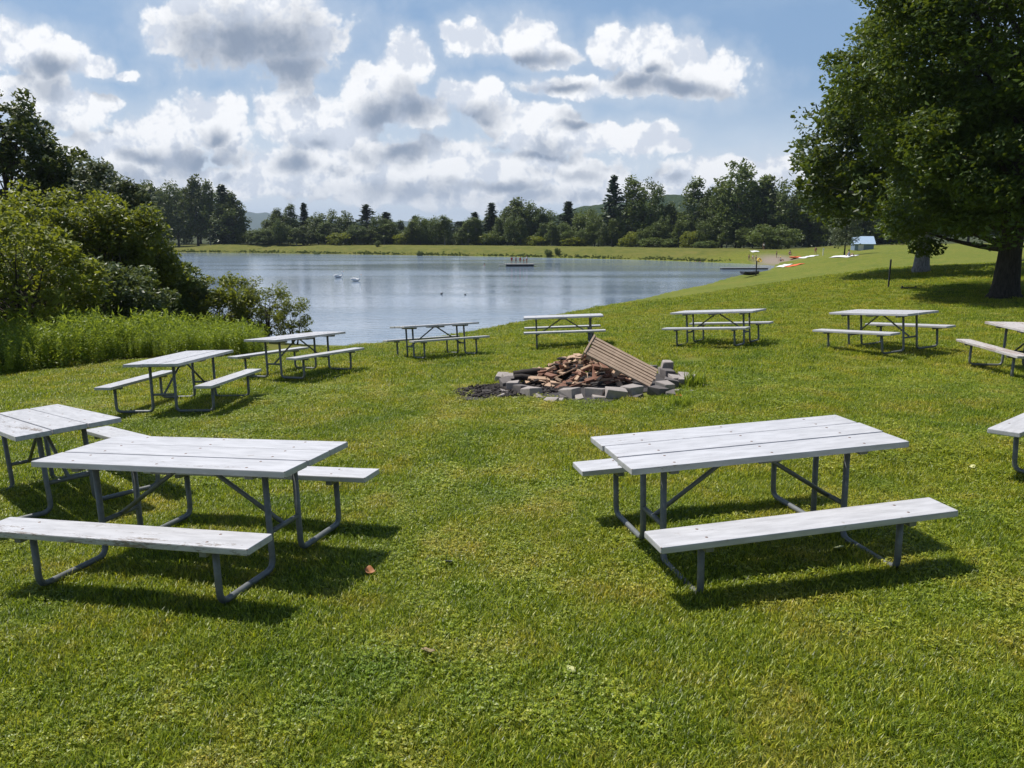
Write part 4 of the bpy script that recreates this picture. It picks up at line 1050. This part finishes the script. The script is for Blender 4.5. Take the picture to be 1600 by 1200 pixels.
# dock and boat by the beach
x, y, z = wz(1165, 421); x2, y2, _ = wz(1203, 421)
dk = empty('dock', (x, y + 1, WATER), R(2), 'low grey floating dock reaching from the beach', 'dock')
bm = bmesh.new(); box(bm, (8.4, 1.6, .10), (0, 0, .22), bev=.02); bm_obj('deck', bm, M['deck'], dk)
for s in (-2.75, 0, 2.75):
    bm = bmesh.new(); box(bm, (2.7, 1.4, .22), (s, 0, .06), bev=.05); bm_obj('float', bm, M['dark'], dk)
x, y, z = px_ground(1170, 433)
bt = empty('rowing_boat', (x + .4, y + .6, max(g1(x + .4, y + .6), WATER) + .05), R(32), 'dark small rowing boat drawn up where the lawn meets the water', 'boat')
rows = []
for t in np.linspace(-1, 1, 13):
    w = .62 * (1 - max(0, t) ** 2.2) * (1 - .25 * max(0, -t)); a = np.linspace(-1, 1, 9)
    rows.append(np.stack([np.full(9, t * 1.6), w * a, .10 + .42 * np.abs(a) ** 2.2 + .14 * t * t], 1))
V = np.array(rows).reshape(-1, 3); Q = np.array([[p * 9 + q, p * 9 + q + 1, (p + 1) * 9 + q + 1, (p + 1) * 9 + q] for p in range(12) for q in range(8)])
h = np_obj('hull', V, Q, M['dark'], bt, smooth_=True); md = h.modifiers.new('thick', 'SOLIDIFY'); md.thickness = .04
for s in (-.5, .5):
    bm = bmesh.new(); box(bm, (.2, 1.02, .04), (s, 0, .42), bev=.005); bm_obj('thwart', bm, M['wood_brown'], bt)
x, y, z = px_ground(1181, 431)
bm = bmesh.new(); box(bm, (.14, .14, 1.9), (0, 0, .9), bev=.02); box(bm, (.2, .2, .05), (0, 0, 1.87), bev=.01); o = bm_obj('mooring_post', bm, M['dark']); o.location = (x, y, z); tag(o, 'dark mooring post beside the rowing boat', 'post')
# beach goers
def gpt(px, py): return px_ground(px, py)
def gperson(px, py, pose, rz, s, cl, lab, top=None, hair='hair'):
    x, y, z = gpt(px, py); return person(x, y, z, pose, rz, s, cl, lab, top, hair)
gperson(1170, 407, 'stand', .5, .80, 'navy', 'person in dark trunks, leftmost of the group at the water edge')
gperson(1176, 408, 'walk', -1.2, .80, 'red', 'person in red at the water edge beside the leftmost bather', 'white')
gperson(1181, 408, 'stand', 2.2, .72, 'dark', 'smaller person left of the yellow float at the water edge')
gperson(1213, 403, 'stand', 1.0, .85, 'dark', 'person in dark clothes standing behind the sand', 'dark')
gperson(1220, 408, 'sit', .8, 1.0, 'navy', 'person in a pale shirt sitting on the sand', 'white', 'yellow')
gperson(1234, 398, 'sit', -.4, 1.05, 'dark', 'person in dark sitting behind the orange kayak', 'navy')
gperson(1274, 398, 'walk', -.9, 1.0, 'brown', 'person in reddish brown at the right end of the white towels', 'brown')
gperson(1193, 391, 'stand', .2, 1.0, 'dark', 'person in a white top standing on the bank before the round bush', 'white')
gperson(1327, 401, 'sit', 1.0, 1.0, 'blue', 'person in pale blue sitting on the towel beside the young tree', 'paleblue')
def towel(px, py, lx, ly, rz, mat, lab):
    x, y, _ = gpt(px, py); n = 8; V = []
    for a in np.linspace(-.5, .5, n):
        for b in np.linspace(-.5, .5, n): V.append((a * lx, b * ly, .05 + .04 * math.sin(a * 9 + b * 5 + px)))
    Q = np.array([[p * n + q, p * n + q + 1, (p + 1) * n + q + 1, (p + 1) * n + q] for p in range(n - 1) for q in range(n - 1)])
    V = np.array(V); c, s = math.cos(rz), math.sin(rz); X = x + V[:, 0] * c - V[:, 1] * s; Y = y + V[:, 0] * s + V[:, 1] * c
    V[:, 0], V[:, 1] = X - x, Y - y; z0 = g1(x, y); V[:, 2] += gz(X, Y) - z0
    o = np_obj('beach_towel', V, Q, M[mat], smooth_=True); o.location = (x, y, z0); md = o.modifiers.new('thick', 'SOLIDIFY'); md.thickness = .025
    return tag(o, lab, 'towel', 'beach towels spread on the grass')
towel(1225, 415.5, 1.6, 2.4, .2, 'white', 'white towel on the grass left of the orange one'); towel(1241, 415, 1.7, 2.4, .2, 'orange', 'orange red towel on the grass below the kayak')
towel(1255, 403, 1.3, 2.6, .4, 'white', 'white towel just right of the orange kayak'); towel(1264, 401.5, 1.2, 2.6, .4, 'white', 'white towel in the middle of the row right of the kayak'); towel(1271, 400, 1.0, 2.4, .5, 'white', 'white towel at the right end of the row, by the person in brown')
towel(1319, 401, 2.2, 3.0, .5, 'white', 'white towel spread on the upper lawn beside the young tree'); towel(1179, 393, 1.6, 1.6, .1, 'white', 'white towel on the bank before the round bush')
def shell_boat(name, px, py, L_, W_, rz, mat, lab, cat):
    x, y, z = gpt(px, py); root = empty(name, (x, y, z), rz, lab, cat); rows = []
    for t in np.linspace(-1, 1, 15):
        w = W_ * (1 - abs(t) ** 2.4) + .01; a = np.arange(12) / 12 * 6.283
        rows.append(np.stack([np.full(12, t * L_ / 2), w * np.cos(a), .22 + (.17 * (1 - abs(t) ** 3) + .01) * np.sin(a) + .14 * t * t], 1))
    V = np.array(rows).reshape(-1, 3); Q = np.array([[p * 12 + q, p * 12 + (q + 1) % 12, (p + 1) * 12 + (q + 1) % 12, (p + 1) * 12 + q] for p in range(14) for q in range(12)])
    np_obj('hull', V, Q, M[mat], root, smooth_=True)
    V, Q = tube_np([(.35 * math.cos(a), .19 * math.sin(a), .40) for a in np.linspace(0, 6.283, 17)], .03, 6); np_obj('cockpit_rim', V, Q, M['dark'], root, smooth_=True)
    return root
k_ = shell_boat('kayak', 1242, 404, 3.6, .62, R(30), 'orange', 'orange kayak lying on the grass above the sand', 'kayak')
x, y, z = gpt(1186, 409)
V = []; tr = [(.42 * math.cos(a), .42 * math.sin(a), .18) for a in np.linspace(0, 2 * math.pi, 25)]
Vv, Q = tube_np(tr, .16, 10, False); o = np_obj('swim_ring', Vv, Q, M['yellow'], smooth_=True); o.location = (x, y, max(z, WATER) + .2); o.rotation_euler = (R(60), 0, .4); o.scale = (.95, .95, .95); tag(o, 'yellow swimming ring at the water edge beside the bathers', 'swim ring')

# ---------------------------------------------------------------- sky
w = bpy.data.worlds.new('World'); sc.world = w; w.use_nodes = True
nt = w.node_tree; nt.nodes.clear()
out = N(nt, 'ShaderNodeOutputWorld'); bg = N(nt, 'ShaderNodeBackground'); L(nt, bg.outputs[0], out.inputs[0])
SKY = .08
bg.inputs['Strength'].default_value = SKY
sky = N(nt, 'ShaderNodeTexSky', sky_type='NISHITA'); sky.sun_disc = False; sky.sun_elevation = SUN_EL; sky.sun_rotation = SUN_AZ
sky.air_density = 1.0; sky.dust_density = .8; sky.ozone_density = 1.6
tc = N(nt, 'ShaderNodeTexCoord'); sep = N(nt, 'ShaderNodeSeparateXYZ'); L(nt, tc.outputs['Generated'], sep.inputs[0])
yy = math_(nt, 'MAXIMUM', sep.outputs[1], .08)
uu = math_(nt, 'DIVIDE', sep.outputs[0], yy); vv = math_(nt, 'DIVIDE', math_(nt, 'ABSOLUTE', sep.outputs[2]), yy)
cmb = N(nt, 'ShaderNodeCombineXYZ'); L(nt, uu, cmb.inputs[0]); L(nt, vv, cmb.inputs[1]); UV = cmb.outputs[0]
def vmath(op, a, b, scale=None):
    n = N(nt, 'ShaderNodeVectorMath', operation=op)
    for k_, v in ((0, a), (1, b)):
        if v is None: continue
        if hasattr(v, 'links'): L(nt, v, n.inputs[k_])
        else: n.inputs[k_].default_value = v
    if scale is not None: n.inputs['Scale'].default_value = scale
    return n.outputs['Value'] if op in ('LENGTH', 'DOT_PRODUCT') else n.outputs[0]
w1 = noise(nt, 7, 3, .5, UV); w2 = noise(nt, 28, 4, .6, UV)
def centred(n, s): return vmath('SCALE', vmath('SUBTRACT', n.outputs['Color'], (.5, .5, .5)), None, s)
PD = vmath('ADD', vmath('ADD', UV, centred(w1, .060)), centred(w2, .020))
def uvp(px, py):
    a, y, z = ray(px, py); return a / y, z / y
def field(lst, P_):
    acc = None
    for (px, py, rx_, ry_) in lst:
        u, v = uvp(px, py); q = ray(px, py)[1]
        d = vmath('LENGTH', vmath('MULTIPLY', vmath('SUBTRACT', P_, (u, v, 0)), (F * q / rx_, F * q / ry_, 0)), None)
        acc = d if acc is None else math_(nt, 'SMOOTH_MIN', acc, d, .18)
    return math_(nt, 'SUBTRACT', 1.0, acc)
PUFFS = [(390, 40, 140, 78), (290, 45, 64, 48), (465, 70, 75, 66), (522, 72, 26, 24), (60, 82, 66, 38), (15, 75, 50, 36), (150, 96, 40, 16), (200, 108, 24, 10),
         (322, 188, 62, 40), (250, 205, 74, 40), (345, 225, 34, 24), (110, 165, 70, 34), (160, 155, 34, 16), (190, 232, 130, 30), (60, 145, 60, 34),
         (626, 102, 46, 44), (596, 150, 60, 52), (660, 180, 56, 30), (556, 195, 60, 36), (742, 162, 50, 36), (766, 184, 30, 22), (710, 150, 28, 24),
         (740, 62, 58, 30), (822, 62, 50, 32), (868, 86, 46, 24), (700, 52, 22, 18), (945, 74, 36, 34), (1010, 74, 50, 34), (1076, 92, 50, 38), (1130, 104, 40, 40), (1050, 124, 120, 34), (900, 138, 90, 20),
         (465, 188, 74, 36), (520, 222, 70, 28), (850, 190, 60, 30), (940, 212, 74, 20), (1005, 222, 52, 22), (1052, 232, 24, 14), (880, 222, 120, 22),
         (600, 252, 220, 34), (820, 262, 170, 30), (430, 282, 200, 30), (1150, 268, 100, 26), (1222, 255, 44, 24), (1080, 282, 90, 20), (700, 300, 300, 22), (980, 300, 160, 22), (300, 275, 160, 26)]
CORES = [(400, 74, 140, 56), (450, 112, 80, 28), (70, 104, 44, 16), (310, 240, 74, 18), (225, 240, 40, 14), (645, 174, 58, 30), (600, 185, 40, 26), (735, 186, 48, 17), (822, 92, 82, 14), (1060, 142, 100, 17), (985, 132, 40, 18),
         (1010, 116, 22, 12), (880, 140, 60, 10), (505, 222, 36, 14), (470, 255, 34, 20), (850, 240, 60, 8), (640, 236, 60, 16), (900, 196, 34, 10), (780, 290, 70, 12), (330, 212, 26, 14)]
fb = N(nt, 'ShaderNodeTexNoise'); fb.inputs['Scale'].default_value = 11; fb.inputs['Detail'].default_value = 10; fb.inputs['Roughness'].default_value = .60; L(nt, UV, fb.inputs['Vector'])
sh_ = vmath('ADD', UV, (-.010, .024, 0))
fb2 = N(nt, 'ShaderNodeTexNoise'); fb2.inputs['Scale'].default_value = 11; fb2.inputs['Detail'].default_value = 4; fb2.inputs['Roughness'].default_value = .55; L(nt, sh_, fb2.inputs['Vector'])
fbc = math_(nt, 'SUBTRACT', fb.outputs['Fac'], .5)
def voro(P_, sc_):
    v = N(nt, 'ShaderNodeTexVoronoi', feature='SMOOTH_F1'); v.inputs['Scale'].default_value = sc_; v.inputs['Smoothness'].default_value = .6
    v.inputs['Detail'].default_value = 3.0; v.inputs['Roughness'].default_value = .55; v.inputs['Lacunarity'].default_value = 2.3; v.voronoi_dimensions = '2D'
    L(nt, P_, v.inputs['Vector']); return math_(nt, 'SUBTRACT', .66, v.outputs['Distance'])
PV = vmath('ADD', UV, centred(w2, .018))
b1 = voro(PV, 19); b2 = voro(vmath('ADD', PV, (-.008, .017, 0)), 19)
Fd = math_(nt, 'ADD', math_(nt, 'ADD', field(PUFFS, PD), math_(nt, 'MULTIPLY', fbc, .75)), math_(nt, 'MULTIPLY', b1, .55))
cover = smooth(nt, Fd, -.22, .08)
up = math_(nt, 'ADD', field(PUFFS, vmath('ADD', PD, (-.008, .034, 0))), math_(nt, 'ADD', math_(nt, 'MULTIPLY', fbc, 1.1), math_(nt, 'MULTIPLY', b2, .5)))
under = math_(nt, 'MULTIPLY', smooth(nt, up, .10, .95), .62)
Cd = math_(nt, 'ADD', field(CORES, PD), math_(nt, 'ADD', math_(nt, 'MULTIPLY', fbc, 1.5), math_(nt, 'MULTIPLY', b1, .5)))
core = math_(nt, 'MAXIMUM', math_(nt, 'MULTIPLY', smooth(nt, Cd, -.55, .85), .95), under)
rl = math_(nt, 'ADD', math_(nt, 'MULTIPLY', math_(nt, 'SUBTRACT', b1, b2), .55), math_(nt, 'SUBTRACT', fb.outputs['Fac'], fb2.outputs['Fac']))
relief = smooth(nt, rl, -.20, .09)
# thin veil and pale air towards the horizon
veil_n = noise(nt, 3.2, 6, .6, vmath('MULTIPLY', UV, (1, 2.2, 1)))
veil = math_(nt, 'MULTIPLY', smooth(nt, veil_n.outputs['Fac'], .38, .78), .42)
low = smooth(nt, vv, .20, .0)
k0 = 1 / SKY
cw = (.94 * k0, .95 * k0, .97 * k0); cg = (.225 * k0, .285 * k0, .39 * k0); cm = (.66 * k0, .71 * k0, .80 * k0)
cl = mixc(nt, relief, cm, cw)
cl = mixc(nt, core, cl, cg)
fr = smooth(nt, sep.outputs[1], .05, .35)
base = mixc(nt, math_(nt, 'MULTIPLY', fr, .62), sky.outputs[0], (.27 * k0, .44 * k0, .70 * k0))
base = mixc(nt, math_(nt, 'MULTIPLY', veil, fr), base, (.60 * k0, .69 * k0, .80 * k0))
mist = math_(nt, 'MULTIPLY', math_(nt, 'MULTIPLY', smooth(nt, Fd, -1.0, .0), .38), fr)
base = mixc(nt, math_(nt, 'MULTIPLY', low, .92), base, (.72 * k0, .80 * k0, .89 * k0))
base = mixc(nt, mist, base, (.66 * k0, .72 * k0, .80 * k0))
fin = mixc(nt, math_(nt, 'MULTIPLY', cover, fr), base, cl)
L(nt, fin, bg.inputs['Color'])

# ---------------------------------------------------------------- sun, haze, camera
hz_m, nt, out = new_mat('summer_haze')
pv = N(nt, 'ShaderNodeVolumePrincipled'); pv.inputs['Density'].default_value = .00013; pv.inputs['Color'].default_value = (.62, .74, .92, 1); pv.inputs['Anisotropy'].default_value = .2
L(nt, pv.outputs[0], out.inputs['Volume'])
bm = bmesh.new(); bmesh.ops.create_cube(bm, size=1)
for v in bm.verts: v.co = Vector((v.co.x * 14600, v.co.y * 14600, -20 + (v.co.z + .5) * 190))
tag(bm_obj('haze', bm, hz_m), kind='stuff')

sl = bpy.data.lights.new('Sun', 'SUN'); sl.energy = 5.0; sl.angle = R(.53); sl.color = (1, .95, .87)
so = bpy.data.objects.new('Sun', sl); COL.objects.link(so)
sdv = Vector((math.sin(SUN_AZ) * math.cos(SUN_EL), math.cos(SUN_AZ) * math.cos(SUN_EL), math.sin(SUN_EL)))
so.rotation_euler = (-sdv).to_track_quat('-Z', 'Y').to_euler(); so.location = sdv * 80

cam = bpy.data.cameras.new('Camera'); cam.lens = 36 * F / 1600; cam.sensor_width = 36; cam.clip_end = 20000; cam.clip_start = .05
co = bpy.data.objects.new('Camera', cam); COL.objects.link(co); co.location = (0, 0, CH); co.rotation_euler = (math.pi / 2 - PITCH, 0, 0)
sc.camera = co
vs = sc.view_settings; vs.view_transform = 'Standard'; vs.look = 'None'; vs.exposure = .12; vs.gamma = 1
cy = sc.cycles
cy.max_bounces = 7; cy.diffuse_bounces = 3; cy.glossy_bounces = 3; cy.transmission_bounces = 3; cy.transparent_max_bounces = 8
cy.use_denoising = True
